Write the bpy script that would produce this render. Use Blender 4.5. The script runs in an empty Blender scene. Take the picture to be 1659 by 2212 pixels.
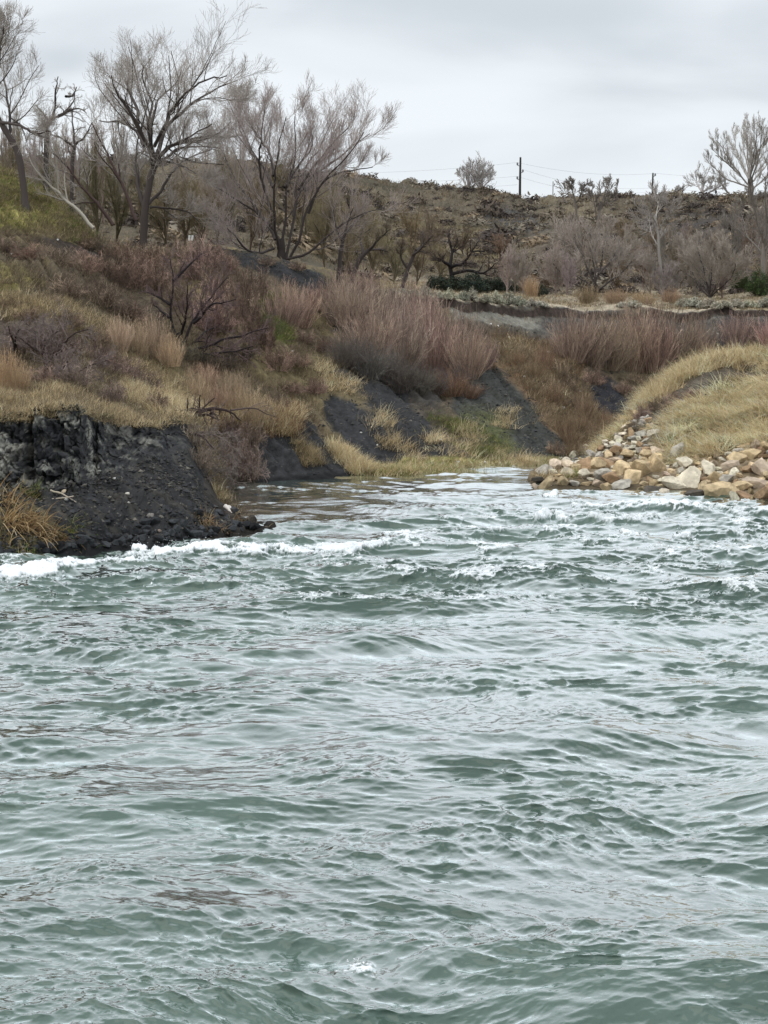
import bpy, math, random
import numpy as np
from mathutils import Vector, Matrix
from mathutils.bvhtree import BVHTree
from math import radians, pi

random.seed(11)
RNG = np.random.default_rng(11)
SC = bpy.context.scene
COL = SC.collection

# ------------------------------------------------------------------ camera
CAM_H = 4.5                       # metres above the water
F_PX, W_PX, H_PX, HOR = 4000.0, 1659.0, 2212.0, 640.0
TH = math.atan((H_PX / 2 - HOR) / F_PX)
cam = bpy.data.cameras.new('camera')
cam.sensor_fit = 'VERTICAL'
cam.sensor_height = 24.0
cam.lens = F_PX / H_PX * 24.0
cam.clip_start = 0.1
cam.clip_end = 6000.0
cam_o = bpy.data.objects.new('camera', cam)
cam_o.location = (0, 0, CAM_H)
cam_o.rotation_euler = (radians(90) - TH, 0, 0)
COL.objects.link(cam_o)
SC.camera = cam_o

# ------------------------------------------------------------------ sky
SUN_EL, SUN_AZ = radians(48), radians(-125)      # azimuth measured from +Y towards +X
world = bpy.data.worlds.new('World')
SC.world = world
world.use_nodes = True
nt = world.node_tree
nt.nodes.clear()
def N(tree, typ, **kw):
    n = tree.nodes.new(typ)
    for k, v in kw.items():
        setattr(n, k, v)
    return n
wo = N(nt, 'ShaderNodeOutputWorld')
sky = N(nt, 'ShaderNodeTexSky', sky_type='NISHITA', sun_disc=False)
sky.sun_elevation = SUN_EL
sky.sun_rotation = SUN_AZ
bg1 = N(nt, 'ShaderNodeBackground'); bg1.inputs['Strength'].default_value = 0.08
nt.links.new(sky.outputs[0], bg1.inputs['Color'])
tc = N(nt, 'ShaderNodeTexCoord')
mp = N(nt, 'ShaderNodeMapping'); mp.inputs['Scale'].default_value = (1.6, 1.6, 5.5)
mp.inputs['Location'].default_value = (0.35, 0.1, 0.55)
nt.links.new(tc.outputs['Generated'], mp.inputs['Vector'])
nz = N(nt, 'ShaderNodeTexNoise'); nz.inputs['Scale'].default_value = 3.0
nz.inputs['Detail'].default_value = 5.0; nz.inputs['Roughness'].default_value = 0.42
nz.inputs['Distortion'].default_value = 0.3
nt.links.new(mp.outputs[0], nz.inputs['Vector'])
cr = N(nt, 'ShaderNodeValToRGB')
cr.color_ramp.interpolation = 'EASE'
cr.color_ramp.elements[0].position = 0.34; cr.color_ramp.elements[0].color = (0.58, 0.625, 0.67, 1)
cr.color_ramp.elements[1].position = 0.66; cr.color_ramp.elements[1].color = (0.80, 0.845, 0.885, 1)
nt.links.new(nz.outputs[0], cr.inputs[0])
# cloud deck grows brighter towards the horizon
sx = N(nt, 'ShaderNodeSeparateXYZ'); nt.links.new(tc.outputs['Generated'], sx.inputs[0])
mr = N(nt, 'ShaderNodeMapRange'); mr.inputs['From Min'].default_value = 0.04; mr.inputs['From Max'].default_value = 0.11
mr.inputs['To Min'].default_value = 0.75; mr.inputs['To Max'].default_value = 0.0
nt.links.new(sx.outputs['Z'], mr.inputs['Value'])
mx = N(nt, 'ShaderNodeMixRGB'); mx.inputs[2].default_value = (0.84, 0.89, 0.93, 1)
nt.links.new(mr.outputs[0], mx.inputs[0]); nt.links.new(cr.outputs[0], mx.inputs[1])
zr = N(nt, 'ShaderNodeMapRange'); zr.inputs['From Min'].default_value = 0.16; zr.inputs['From Max'].default_value = 0.7
zr.inputs['To Min'].default_value = 1.0; zr.inputs['To Max'].default_value = 1.9      # an overcast sky is brightest overhead
nt.links.new(sx.outputs['Z'], zr.inputs['Value'])
bg2 = N(nt, 'ShaderNodeBackground'); nt.links.new(zr.outputs[0], bg2.inputs['Strength'])
nt.links.new(mx.outputs[0], bg2.inputs['Color'])
ms = N(nt, 'ShaderNodeMixShader'); ms.inputs[0].default_value = 0.93
nt.links.new(bg1.outputs[0], ms.inputs[1]); nt.links.new(bg2.outputs[0], ms.inputs[2])
nt.links.new(ms.outputs[0], wo.inputs[0])

sun = bpy.data.lights.new('sun', 'SUN')
sun.energy = 1.1
sun.angle = radians(70)
sun.color = (1.0, 0.95, 0.88)
sun_o = bpy.data.objects.new('sun', sun)
sd = Vector((math.sin(SUN_AZ) * math.cos(SUN_EL), math.cos(SUN_AZ) * math.cos(SUN_EL), math.sin(SUN_EL)))
sun_o.rotation_euler = sd.to_track_quat('Z', 'Y').to_euler()
COL.objects.link(sun_o)

SC.view_settings.view_transform = 'Standard'
SC.view_settings.look = 'None'
SC.view_settings.exposure = 0.2
SC.view_settings.gamma = 1.0
SC.cycles.max_bounces = 6
SC.cycles.diffuse_bounces = 2
SC.cycles.glossy_bounces = 3

# ------------------------------------------------------------------ picture <-> world
CT, ST = math.cos(TH), math.sin(TH)
def at(px, py, Y):
    """point seen at pixel (px,py) of the photo (1659 wide) at distance Y"""
    dx = (np.asarray(px, float) - W_PX / 2) / F_PX
    dy = -(np.asarray(py, float) - H_PX / 2) / F_PX
    wy = CT + ST * dy
    wz = -ST + CT * dy
    s = Y / wy
    return np.stack(np.broadcast_arrays(dx * s, np.asarray(Y, float) * np.ones_like(dx), CAM_H + wz * s), -1)
def ywater(py):
    dy = -(np.asarray(py, float) - H_PX / 2) / F_PX
    return -CAM_H * (CT + ST * dy) / (-ST + CT * dy)
def proj(P):
    x, y, z = P[..., 0], P[..., 1], P[..., 2] - CAM_H
    f = y * CT - z * ST
    u = y * ST + z * CT
    return W_PX / 2 + F_PX * x / f, H_PX / 2 - F_PX * u / f

# ------------------------------------------------------------------ noise
def _h(ix, iy, iz, seed):
    n = (ix.astype(np.int64) * 73856093) ^ (iy.astype(np.int64) * 19349663) ^ (iz.astype(np.int64) * 83492791) ^ (seed * 2654435761)
    n = (n ^ (n >> 13)) & 0xffffffff
    n = (n * 1274126177) & 0xffffffff
    n = (n ^ (n >> 16)) & 0xffffffff
    n = (n * 2246822519) & 0xffffffff
    n = (n ^ (n >> 15)) & 0xffffffff
    return n / 4294967295.0
def vnoise(P, s=1.0, seed=0):
    q = np.asarray(P, float) * s
    i = np.floor(q); f = q - i
    f = f * f * f * (f * (f * 6 - 15) + 10)
    r = 0
    for a in (0, 1):
        for b in (0, 1):
            for c in (0, 1):
                w = (f[..., 0] if a else 1 - f[..., 0]) * (f[..., 1] if b else 1 - f[..., 1]) * (f[..., 2] if c else 1 - f[..., 2])
                r = r + w * _h(i[..., 0] + a, i[..., 1] + b, i[..., 2] + c, seed)
    return r * 2 - 1
def fbm(P, s=1.0, octs=4, seed=0, gain=0.5):
    r, a = 0, 1.0
    for o in range(octs):
        r = r + a * vnoise(P, s * 2.03 ** o, seed + 17 * o)
        a *= gain
    return r
def worley(P, s=1.0, seed=0):
    q = np.asarray(P, float) * s
    i = np.floor(q)
    d1 = np.full(q.shape[:-1], 9.0); d2 = d1.copy(); cid = np.zeros(q.shape[:-1])
    for a in (-1, 0, 1):
        for b in (-1, 0, 1):
            for c in (-1, 0, 1):
                x, y, z = i[..., 0] + a, i[..., 1] + b, i[..., 2] + c
                fx, fy, fz = x + _h(x, y, z, seed), y + _h(x, y, z, seed + 5), z + _h(x, y, z, seed + 9)
                d = np.sqrt((fx - q[..., 0]) ** 2 + (fy - q[..., 1]) ** 2 + (fz - q[..., 2]) ** 2)
                m = d < d1
                d2 = np.where(m, d1, np.minimum(d2, d))
                cid = np.where(m, _h(x, y, z, seed + 31), cid)
                d1 = np.where(m, d, d1)
    return d1, d2, cid
def sstep(a, b, x):
    t = np.clip((x - a) / (b - a), 0, 1)
    return t * t * (3 - 2 * t)
def inpoly(x, y, pts):
    r = np.zeros(x.shape, bool)
    n = len(pts)
    for i in range(n):
        x0, y0 = pts[i]; x1, y1 = pts[(i + 1) % n]
        if y0 == y1: continue
        c = (y0 > y) != (y1 > y)
        xi = (x1 - x0) * (y - y0) / (y1 - y0) + x0
        r ^= c & (x < xi)
    return r
def segdist(x, y, pts):
    d = np.full(x.shape, 1e9)
    for (x0, y0), (x1, y1) in zip(pts[:-1], pts[1:]):
        vx, vy = x1 - x0, y1 - y0
        t = np.clip(((x - x0) * vx + (y - y0) * vy) / (vx * vx + vy * vy + 1e-9), 0, 1)
        d = np.minimum(d, np.hypot(x - x0 - t * vx, y - y0 - t * vy))
    return d
def softpoly(x, y, pts, feather):
    """1 inside, fading over `feather` units at the edge"""
    ins = inpoly(x, y, pts)
    d = segdist(x, y, list(pts) + [pts[0]])
    return np.clip(0.5 + np.where(ins, d, -d) / feather, 0, 1)

# ------------------------------------------------------------------ mesh helpers
def mesh_np(name, V, faces, cols=None, mats=(), smooth=True, nper=None):
    """V (n,3); faces: (m,k) array, all with k corners; cols (n,3) per vertex"""
    me = bpy.data.meshes.new(name)
    V = np.ascontiguousarray(V, np.float32)
    F = np.ascontiguousarray(faces, np.int32)
    me.vertices.add(len(V)); me.vertices.foreach_set('co', V.ravel())
    me.loops.add(F.size); me.loops.foreach_set('vertex_index', F.ravel())
    me.polygons.add(len(F))
    me.polygons.foreach_set('loop_start', np.arange(0, F.size, F.shape[1], dtype=np.int32))
    me.polygons.foreach_set('use_smooth', np.full(len(F), smooth))
    me.update(calc_edges=True)
    if cols is not None:
        a = me.attributes.new('Col', 'FLOAT_COLOR', 'POINT')
        c = np.ones((len(V), 4), np.float32); c[:, :3] = cols
        a.data.foreach_set('color', c.ravel())
    for m in mats: me.materials.append(m)
    return me
def put(name, me, parent=None, loc=None, label=None, cat=None, group=None, kind=None):
    o = bpy.data.objects.new(name, me)
    COL.objects.link(o)
    if parent is not None: o.parent = parent
    if loc is not None: o.location = loc
    tag(o, label, cat, group, kind)
    return o
def tag(o, label=None, cat=None, group=None, kind=None):
    if label: o['label'] = label
    if cat: o['category'] = cat
    if group: o['group'] = group
    if kind: o['kind'] = kind
    return o
def dup(root, loc, rz=0.0, sc=(1, 1, 1), color=None, label=None, group=None, tilt=None):
    """copy of a thing together with copies of its parts"""
    def cp(o, parent):
        c = o.copy(); COL.objects.link(c)
        if parent is not None: c.parent = parent
        if color is not None: c.color = (*color, 1)
        for ch in kids.get(o.name, ()): cp(ch, c)
        return c
    kids = {}
    for ch in root.children: kids.setdefault(root.name, []).append(ch)
    r = cp(root, None)
    r.location = loc
    r.rotation_euler = (tilt[0], tilt[1], rz) if tilt else (0, 0, rz)
    r.scale = sc
    if label: r['label'] = label
    if group: r['group'] = group
    return r
def move_first(root, loc, rz, sc, color, label, group, tilt=None):
    root.location = loc; root.rotation_euler = (tilt[0], tilt[1], rz) if tilt else (0, 0, rz); root.scale = sc
    for o in [root] + list(root.children): o.color = (*color, 1)
    if label: root['label'] = label
    if group: root['group'] = group

# ------------------------------------------------------------------ materials
def mat_attr(name, rough=0.9, noise_scale=0, noise_amt=0.0, spec=0.2, bump=0.0, bump_scale=20.0, objcol=False, transl=0.0):
    m = bpy.data.materials.new(name); m.use_nodes = True
    t = m.node_tree; b = t.nodes['Principled BSDF']
    b.inputs['Roughness'].default_value = rough
    b.inputs['Specular IOR Level'].default_value = spec
    at_ = N(t, 'ShaderNodeAttribute', attribute_name='Col')
    out = at_.outputs['Color']
    if objcol:
        oi = N(t, 'ShaderNodeObjectInfo')
        mm = N(t, 'ShaderNodeMixRGB', blend_type='MULTIPLY'); mm.inputs[0].default_value = 1
        t.links.new(out, mm.inputs[1]); t.links.new(oi.outputs['Color'], mm.inputs[2]); out = mm.outputs[0]
    if noise_scale:
        g = N(t, 'ShaderNodeTexCoord')
        n = N(t, 'ShaderNodeTexNoise'); n.inputs['Scale'].default_value = noise_scale
        n.inputs['Detail'].default_value = 6; n.inputs['Roughness'].default_value = 0.65
        t.links.new(g.outputs['Object'], n.inputs['Vector'])
        r = N(t, 'ShaderNodeMapRange'); r.inputs['From Min'].default_value = 0.3; r.inputs['From Max'].default_value = 0.7
        r.inputs['To Min'].default_value = 1 - noise_amt; r.inputs['To Max'].default_value = 1 + noise_amt
        t.links.new(n.outputs[0], r.inputs['Value'])
        mm = N(t, 'ShaderNodeMixRGB', blend_type='MULTIPLY'); mm.inputs[0].default_value = 1
        t.links.new(out, mm.inputs[1]); t.links.new(r.outputs[0], mm.inputs[2]); out = mm.outputs[0]
    t.links.new(out, b.inputs['Base Color'])
    if bump:
        g = N(t, 'ShaderNodeTexCoord')
        n = N(t, 'ShaderNodeTexNoise'); n.inputs['Scale'].default_value = bump_scale
        n.inputs['Detail'].default_value = 7; n.inputs['Roughness'].default_value = 0.7
        t.links.new(g.outputs['Object'], n.inputs['Vector'])
        bp = N(t, 'ShaderNodeBump'); bp.inputs['Strength'].default_value = 1.0; bp.inputs['Distance'].default_value = bump
        t.links.new(n.outputs[0], bp.inputs['Height']); t.links.new(bp.outputs[0], b.inputs['Normal'])
    return m
def mat_flat(name, col, rough=0.7, metal=0.0, noise=0.15, scale=8):
    m = bpy.data.materials.new(name); m.use_nodes = True
    t = m.node_tree; b = t.nodes['Principled BSDF']
    b.inputs['Roughness'].default_value = rough; b.inputs['Metallic'].default_value = metal
    g = N(t, 'ShaderNodeTexCoord'); n = N(t, 'ShaderNodeTexNoise'); n.inputs['Scale'].default_value = scale
    n.inputs['Detail'].default_value = 5
    t.links.new(g.outputs['Object'], n.inputs['Vector'])
    r = N(t, 'ShaderNodeValToRGB')
    r.color_ramp.elements[0].color = (*[c * (1 - noise) for c in col], 1); r.color_ramp.elements[0].position = .3
    r.color_ramp.elements[1].color = (*[c * (1 + noise) for c in col], 1); r.color_ramp.elements[1].position = .7
    t.links.new(n.outputs[0], r.inputs[0]); t.links.new(r.outputs[0], b.inputs['Base Color'])
    return m
M_GROUND = mat_attr('earth', 0.95, 5.0, 0.45, 0.12, bump=0.05, bump_scale=9.0)
M_TWIG = mat_attr('bark_and_twig', 0.85, 0, 0, 0.15, objcol=True)
M_LEAF = mat_attr('leaf', 0.85, 0, 0, 0.15, objcol=True)
M_GRASS = mat_attr('dry_grass', 0.8, 0, 0, 0.2)
_t = M_GRASS.node_tree; _tr = N(_t, 'ShaderNodeBsdfTranslucent'); _mx = N(_t, 'ShaderNodeMixShader'); _mx.inputs[0].default_value = .35
_t.links.new(_t.nodes['Attribute'].outputs['Color'], _tr.inputs['Color']); _t.links.new(_t.nodes['Principled BSDF'].outputs[0], _mx.inputs[1])
_t.links.new(_tr.outputs[0], _mx.inputs[2]); _t.links.new(_mx.outputs[0], _t.nodes['Material Output'].inputs[0])
M_ROCK = mat_attr('rock', 0.9, 2.2, 0.3, 0.2, bump=0.03, bump_scale=6.0, objcol=True)
M_WOOD = mat_flat('weathered_pole_wood', (0.035, 0.03, 0.028), 0.9)
M_STEEL = mat_flat('galvanised_steel', (0.25, 0.26, 0.28), 0.5, 0.6)
M_WHITE = mat_flat('white_painted_board', (0.82, 0.82, 0.80), 0.6, noise=0.04)
M_CERAMIC = mat_flat('grey_porcelain', (0.16, 0.17, 0.2), 0.3)
M_CABLE = mat_flat('grey_aluminium_cable', (0.28, 0.29, 0.31), 0.5, 0.3)
# ------------------------------------------------------------------ terrain: one sheet, laid out along bearings from the river
def z_of(py, Y): return float(at(0.0, py, float(Y))[2])
def W(py): return (float(ywater(py)), 0.0)
def P_(py, Y): return (float(Y), z_of(py, Y))
def Z(z, Y): return (float(Y), float(z))
def col(W_, A, B, C, D, S, M, M2, K, H, G, L):
    w = W_[0]
    zl = L[1]
    return [(min(w - 5, 27), -2.2), W_, A, B, C, D, S, M, M2, K, H, G, L, (L[0] + 120, zl - 1.0), (2600.0, zl + 2)]
def far(H, G, L): return H, G, L
COLS = {
 0:   col(W(1212), P_(1050, 33.9), P_(893, 34.6), P_(852, 37.5), P_(800, 40), P_(735, 43), P_(650, 48), P_(530, 54), P_(362, 61), Z(8.2, 82), Z(11.5, 125), P_(348, 170)),
 110: col(W(1200), P_(1052, 34.2), P_(880, 35.0), P_(850, 38), P_(800, 40.5), P_(740, 43.5), P_(655, 48), P_(548, 54), P_(425, 61), Z(7.6, 80), Z(11.0, 125), P_(347, 170)),
 160: col(W(1195), P_(1050, 34.4), P_(868, 35.2), P_(850, 38), P_(800, 41), P_(745, 44), P_(655, 49), P_(560, 54.5), P_(480, 61), Z(7.2, 80), Z(10.6, 125), P_(346, 170)),
 200: col(W(1190), P_(1030, 35.0), P_(905, 36.2), P_(868, 39), P_(820, 42), P_(760, 45), P_(670, 50), P_(580, 55), P_(527, 60), Z(6.8, 80), Z(10.4, 122), P_(346, 168)),
 330: col(W(1180), P_(985, 36.6), P_(920, 37.6), P_(897, 40), P_(868, 43), P_(825, 46), P_(740, 50), P_(650, 54.5), P_(548, 60), Z(6.6, 80), Z(10.4, 122), P_(347, 166)),
 400: col(W(1172), P_(965, 37.6), P_(918, 38.6), P_(906, 40.5), P_(894, 43), P_(872, 45.5), P_(800, 49), P_(700, 54), P_(545, 62), P_(538, 82), P_(450, 120), P_(350, 165)),
 440: col(W(1166), P_(1050, 37.0), P_(1010, 38.4), P_(990, 40.5), P_(975, 42.5), P_(950, 44.3), P_(890, 46.8), P_(735, 53.2), P_(544, 62), P_(538, 82), P_(445, 120), P_(352, 165)),
 475: col(W(1160), P_(1092, 36.6), P_(1078, 38.0), Z(0.05, 40), Z(-0.6, 42), W(1048), P_(918, 46.4), P_(745, 53), P_(544, 62), P_(540, 84), P_(442, 120), P_(352, 165)),
 530: col(W(1148), P_(1122, 36.3), P_(1112, 37.3), Z(-0.3, 38.6), Z(-1.2, 41), W(1044), P_(906, 47.0), P_(742, 53.5), P_(546, 63), P_(544, 84), P_(440, 120), P_(357, 166)),
 590: col(W(1138), P_(1132, 36.5), P_(1130, 36.9), Z(-0.6, 37.6), Z(-1.4, 40), W(1041), P_(903, 47.8), P_(742, 54), P_(558, 64), P_(552, 84), P_(450, 120), P_(366, 170)),
 640: col((34.0, -1.5), Z(-1.5, 35), Z(-1.5, 36.5), Z(-1.5, 38), Z(-1.5, 41), W(1037), P_(905, 48.6), P_(746, 55), P_(576, 65), P_(562, 86), P_(460, 122), P_(372, 172)),
 700: col((34.0, -1.5), Z(-1.5, 35), Z(-1.5, 36.5), Z(-1.5, 38), Z(-1.5, 41), W(1033), P_(930, 49.0), P_(760, 56), P_(598, 66), P_(582, 90), P_(480, 126), P_(378, 176)),
 780: col((34.0, -1.5), Z(-1.5, 35), Z(-1.5, 36.5), Z(-1.5, 38), Z(-1.5, 41), W(1028), P_(935, 50.0), P_(778, 57), P_(622, 68), P_(600, 96), P_(500, 135), P_(386, 180)),
 900: col((35.0, -1.5), Z(-1.5, 36), Z(-1.5, 38), Z(-1.5, 40), Z(-1.5, 43), W(1021), P_(935, 51.5), P_(800, 60), P_(640, 72), P_(614, 100), P_(515, 138), P_(400, 186)),
 1050:col((37.0, -1.5), Z(-1.5, 38), Z(-1.5, 40), Z(-1.5, 42), Z(-1.5, 45), W(1012), P_(925, 53.5), P_(790, 63), P_(655, 76), P_(626, 104), P_(530, 140), P_(417, 190)),
 1110:col((41.5, -1.0), Z(-1.0, 42.5), Z(-1.0, 44), Z(-1.0, 46), Z(-1.2, 47.5), W(1009), P_(925, 54.5), P_(795, 64), P_(660, 79), P_(630, 105), P_(535, 142), P_(426, 192)),
 1150:col(W(1052), P_(1046, 44.4), Z(0.12, 46.0), Z(-0.3, 47.3), Z(-0.9, 48.3), W(1006), P_(930, 55), P_(800, 65), P_(662, 80), P_(632, 105), P_(538, 142), P_(431, 192)),
 1230:col(W(1054), P_(1030, 45.2), P_(1002, 47.6), Z(0.0, 48.8), Z(-0.7, 50.5), W(985), P_(925, 57), P_(812, 67), P_(664, 82), P_(632, 105), P_(540, 142), P_(432, 192)),
 1330:col(W(1058), P_(1015, 45.6), P_(950, 50.5), Z(0.4, 52.3), Z(-1.0, 53.6), W(969), P_(912, 61), P_(800, 72), P_(665, 83), P_(634, 106), P_(540, 142), P_(432, 192)),
 1400:col(W(1063), P_(1003, 46.3), P_(868, 54.0), Z(1.2, 56.5), Z(-1.0, 59.5), W(926), P_(885, 67), P_(790, 76), P_(666, 84), P_(634, 106), P_(540, 142), P_(431, 192)),
 1500:col(W(1073), P_(1003, 45.6), P_(800, 56.0), Z(2.1, 59.5), Z(-1.0, 62.5), Z(0, 66), Z(0.5, 70), P_(785, 78), P_(667, 85), P_(636, 106), P_(540, 142), P_(430, 192)),
 1659:col(W(1083), P_(1008, 44.3), P_(772, 56.0), Z(2.6, 60), Z(-1.0, 63.5), Z(0, 67), Z(0.5, 71), P_(785, 79), P_(667, 86), P_(638, 106), P_(540, 142), P_(428, 192)),
 1950:col(W(1100), P_(1010, 43.5), P_(745, 56.0), Z(2.9, 60), Z(-1.0, 64), Z(0, 67), Z(0.5, 71), P_(780, 79), P_(667, 86), P_(638, 106), P_(535, 142), P_(428, 192)),
}
COLS[-250] = col(W(1235), P_(1055, 33.2), P_(890, 34.0), P_(845, 37), P_(780, 40), P_(700, 43), P_(600, 48), P_(450, 53), P_(320, 60), Z(8.8, 82), Z(12, 125), P_(340, 170))
COLS[-4200] = [(max(8.0, y * 0.8), z) if y < 100 else (y, z) for y, z in COLS[-250]]
COLS[5800] = [(max(8.0, y * 0.85), z) if y < 100 else (y, z) for y, z in COLS[1950]]
keys = sorted(COLS)
KX = np.array(keys, float)
KV = np.array([COLS[k] for k in keys])            # (cols, features, 2)
def pchip(x, X, Yv):
    h = np.diff(X)[:, None]; d = np.diff(Yv, axis=0) / h
    m = np.zeros_like(Yv)
    with np.errstate(divide='ignore', invalid='ignore'):
        hm = np.where(d[:-1] * d[1:] > 0, 2 * d[:-1] * d[1:] / (d[:-1] + d[1:]), 0)
    m[1:-1] = np.nan_to_num(hm); m[0] = d[0]; m[-1] = d[-1]
    i = np.clip(np.searchsorted(X, x, side='right') - 1, 0, len(X) - 2)
    t = ((x - X[i]) / (X[i + 1] - X[i]))[:, None]; hh = h[i]
    return ((2 * t**3 - 3 * t**2 + 1) * Yv[i] + (t**3 - 2 * t**2 + t) * hh * m[i] + (-2 * t**3 + 3 * t**2) * Yv[i + 1] + (t**3 - t**2) * hh * m[i + 1])
cx = np.concatenate([np.linspace(-4200, -260, 90), np.linspace(-250, -30, 60)[:-1], np.linspace(-30, 1690, 720), np.linspace(1700, 1950, 50), np.linspace(1990, 5800, 90)])
seg = [6, 75, 75, 32, 16, 22, 62, 62, 66, 40, 50, 60, 14, 12]
par = np.concatenate([np.linspace(i, i + 1, n, endpoint=False) for i, n in enumerate(seg)] + [[len(seg)]])
warp = 14 * fbm(np.stack([cx, cx * 0, cx * 0], -1), 1 / 60.0, 3, seed=4)
FY = pchip(cx, KX, KV[:, :, 0]); FZ = pchip(cx, KX, KV[:, :, 1])
# small irregularities of each breakline
for k in range(1, 13):
    n1 = fbm(np.stack([cx, cx * 0 + k * 9.1, cx * 0], -1), 1 / (60.0 if k < 5 else 170.0), 3, seed=40 + k)
    amp = {1: .25, 2: .3, 3: .25, 4: .3, 7: .5, 8: .8, 9: .5, 10: 2, 11: 5, 12: 3}.get(k, .2)
    FY[:, k] += n1 * amp
    zz = {2: .05, 3: .08, 4: .05, 7: .12, 8: .2, 9: .06, 10: .1, 11: .7, 12: .35}.get(k, 0.0)
    FZ[:, k] += zz * fbm(np.stack([cx, cx * 0 + k * 5.3, cx * 0], -1), 1 / (38.0 if k < 5 else 120.0), 3, seed=80 + k)
i0 = np.minimum(par.astype(int), len(seg) - 1); tt = par - i0
GY = FY[:, i0] * (1 - tt) + FY[:, i0 + 1] * tt
GZ = FZ[:, i0] * (1 - tt) + FZ[:, i0 + 1] * tt
# round the breaks off a little (not at the cliff edge)
ker = np.array([1, 2, 3, 4, 3, 2, 1.]); ker /= ker.sum()
def sm(A):
    Ap = np.pad(A, ((0, 0), (3, 3)), 'edge')
    return sum(ker[j] * Ap[:, j:j + A.shape[1]] for j in range(7))
GYs, GZs = sm(sm(GY)), sm(sm(GZ))
GX = (cx[:, None] - W_PX / 2) / F_PX * (GY * CT + (CAM_H - GZ) * ST)
keep = ((par > 1.6) & (par < 3.5))[None, :] & (cx < 470)[:, None]
keep |= ((par > 8.5) & (par < 9.3))[None, :] & (cx > 850)[:, None]
GY = np.where(keep, GY, GYs); GZ = np.where(keep, GZ, GZs)
P0 = np.stack([GX, GY, GZ], -1)
nC, nR = P0.shape[:2]
IX = np.repeat(cx[:, None], nR, 1); IR = np.repeat(par[None, :], nC, 0)
# --- relief
P2 = P0 * np.array([1, 1, 0.6])
lip = sstep(0, 0.35, np.abs(GZ)) * (IR < 13)
rel = 0.16 * fbm(P2, 0.45, 3, seed=1) + 0.07 * fbm(P2, 1.9, 3, seed=2) + 0.022 * fbm(P2, 8.0, 2, seed=3)
scale_far = np.where(IR > 9.6, np.clip((GY - 80) / 40, 0.3, 3.0), 1.0)
rel = rel * (0.35 + 0.65 * lip) * scale_far
rel += np.where(IR > 10, 1.1 * fbm(P2, 0.05, 3, seed=6) * sstep(10, 11, IR) * (1 - sstep(11.6, 12, IR)), 0)
# gullies that run down the slopes
QX, QY = proj(P0)
g = np.abs(fbm(np.stack([(QX - 1.05 * QY) / 46.0 + 0.8 * fbm(P2, .3, 2, seed=8), QY / 300, GZ * 0], -1), 1.0, 3, seed=7))
slope_zone = sstep(6.0, 6.3, IR) * (1 - sstep(8.7, 9.0, IR))
rel -= 0.28 * (0.5 - g) * slope_zone
tz = sstep(1.0, 1.2, IR) * (1 - sstep(1.8, 2.0, IR)) * (IX < 600)
rel -= tz * 0.12 * (0.5 - np.abs(fbm(np.stack([(QX - 1.1 * QY) / 20.0, QY / 200, GZ * 0], -1), 1.0, 3, seed=9)))
mnd = (IX > 1330) * sstep(1.9, 2.2, IR) * (1 - sstep(3.3, 3.8, IR))
rel = rel + mnd * (.16 * fbm(P2, 1.1, 3, seed=97) + .10 * fbm(P2, 3.0, 2, seed=98))
P = P0.copy(); P[..., 2] += rel
# blocky rock face of the near cliff
cz = (sstep(1.6, 2.05, IR + .15 * vnoise(P0, 1.1, 44)) * (1 - sstep(3.02, 3.1, IR))) * (1 - .55 * sstep(195, 230, IX)) * (1 - sstep(350, 430, IX))
Pw = P0 * np.array([1.0, 1.0, 1.0]); Pw = Pw + 0.10 * np.stack([fbm(P0, 2.5, 2, seed=21), fbm(P0, 2.5, 2, seed=22), fbm(P0, 2.5, 2, seed=23)], -1)
d1, d2, cid = worley(Pw * np.array([1, .6, .85]), 3.2, 3)
e1, e2, cid2 = worley(Pw * np.array([1, .6, 1.1]), 9.5, 5)
blk = (cid - .5) * 0.30 + (cid2 - .5) * 0.13 - 0.12 * (1 - sstep(0, .10, d2 - d1)) - 0.06 * (1 - sstep(0, .15, e2 - e1)) + .10 * fbm(P0, 5.0, 3, seed=28)
big = 0.35 * fbm(P0, 0.55, 2, seed=25)
crack = -0.5 * np.exp(-((IX - 62) / 7.0) ** 2) - 0.45 * np.exp(-((IX - 196 - 5 * vnoise(P0, 1.3, 4)) / 12.0) ** 2)
P[..., 1] -= cz * (blk + big + crack)
P[..., 2] += cz * 0.10 * (cid2 - .5)
# small stepped scarps below the far bench and the broken toe of the near bank
toe = sstep(1.0, 1.06, IR) * (1 - sstep(1.35, 1.6, IR)) * (IX < 600)
f1, f2, cid3 = worley(P0 * np.array([1, 1, 1.3]), 2.6, 12)
P[..., 2] += toe * (0.22 * (cid3 - .25) * sstep(0.0, .2, f2 - f1))
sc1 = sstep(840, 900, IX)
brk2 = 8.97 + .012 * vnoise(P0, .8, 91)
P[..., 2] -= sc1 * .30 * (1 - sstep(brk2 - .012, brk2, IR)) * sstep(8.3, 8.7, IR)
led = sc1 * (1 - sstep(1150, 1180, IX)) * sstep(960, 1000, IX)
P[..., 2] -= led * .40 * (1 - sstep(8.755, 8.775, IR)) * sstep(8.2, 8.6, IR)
TP = P
PXs, PYs = proj(TP)
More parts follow.
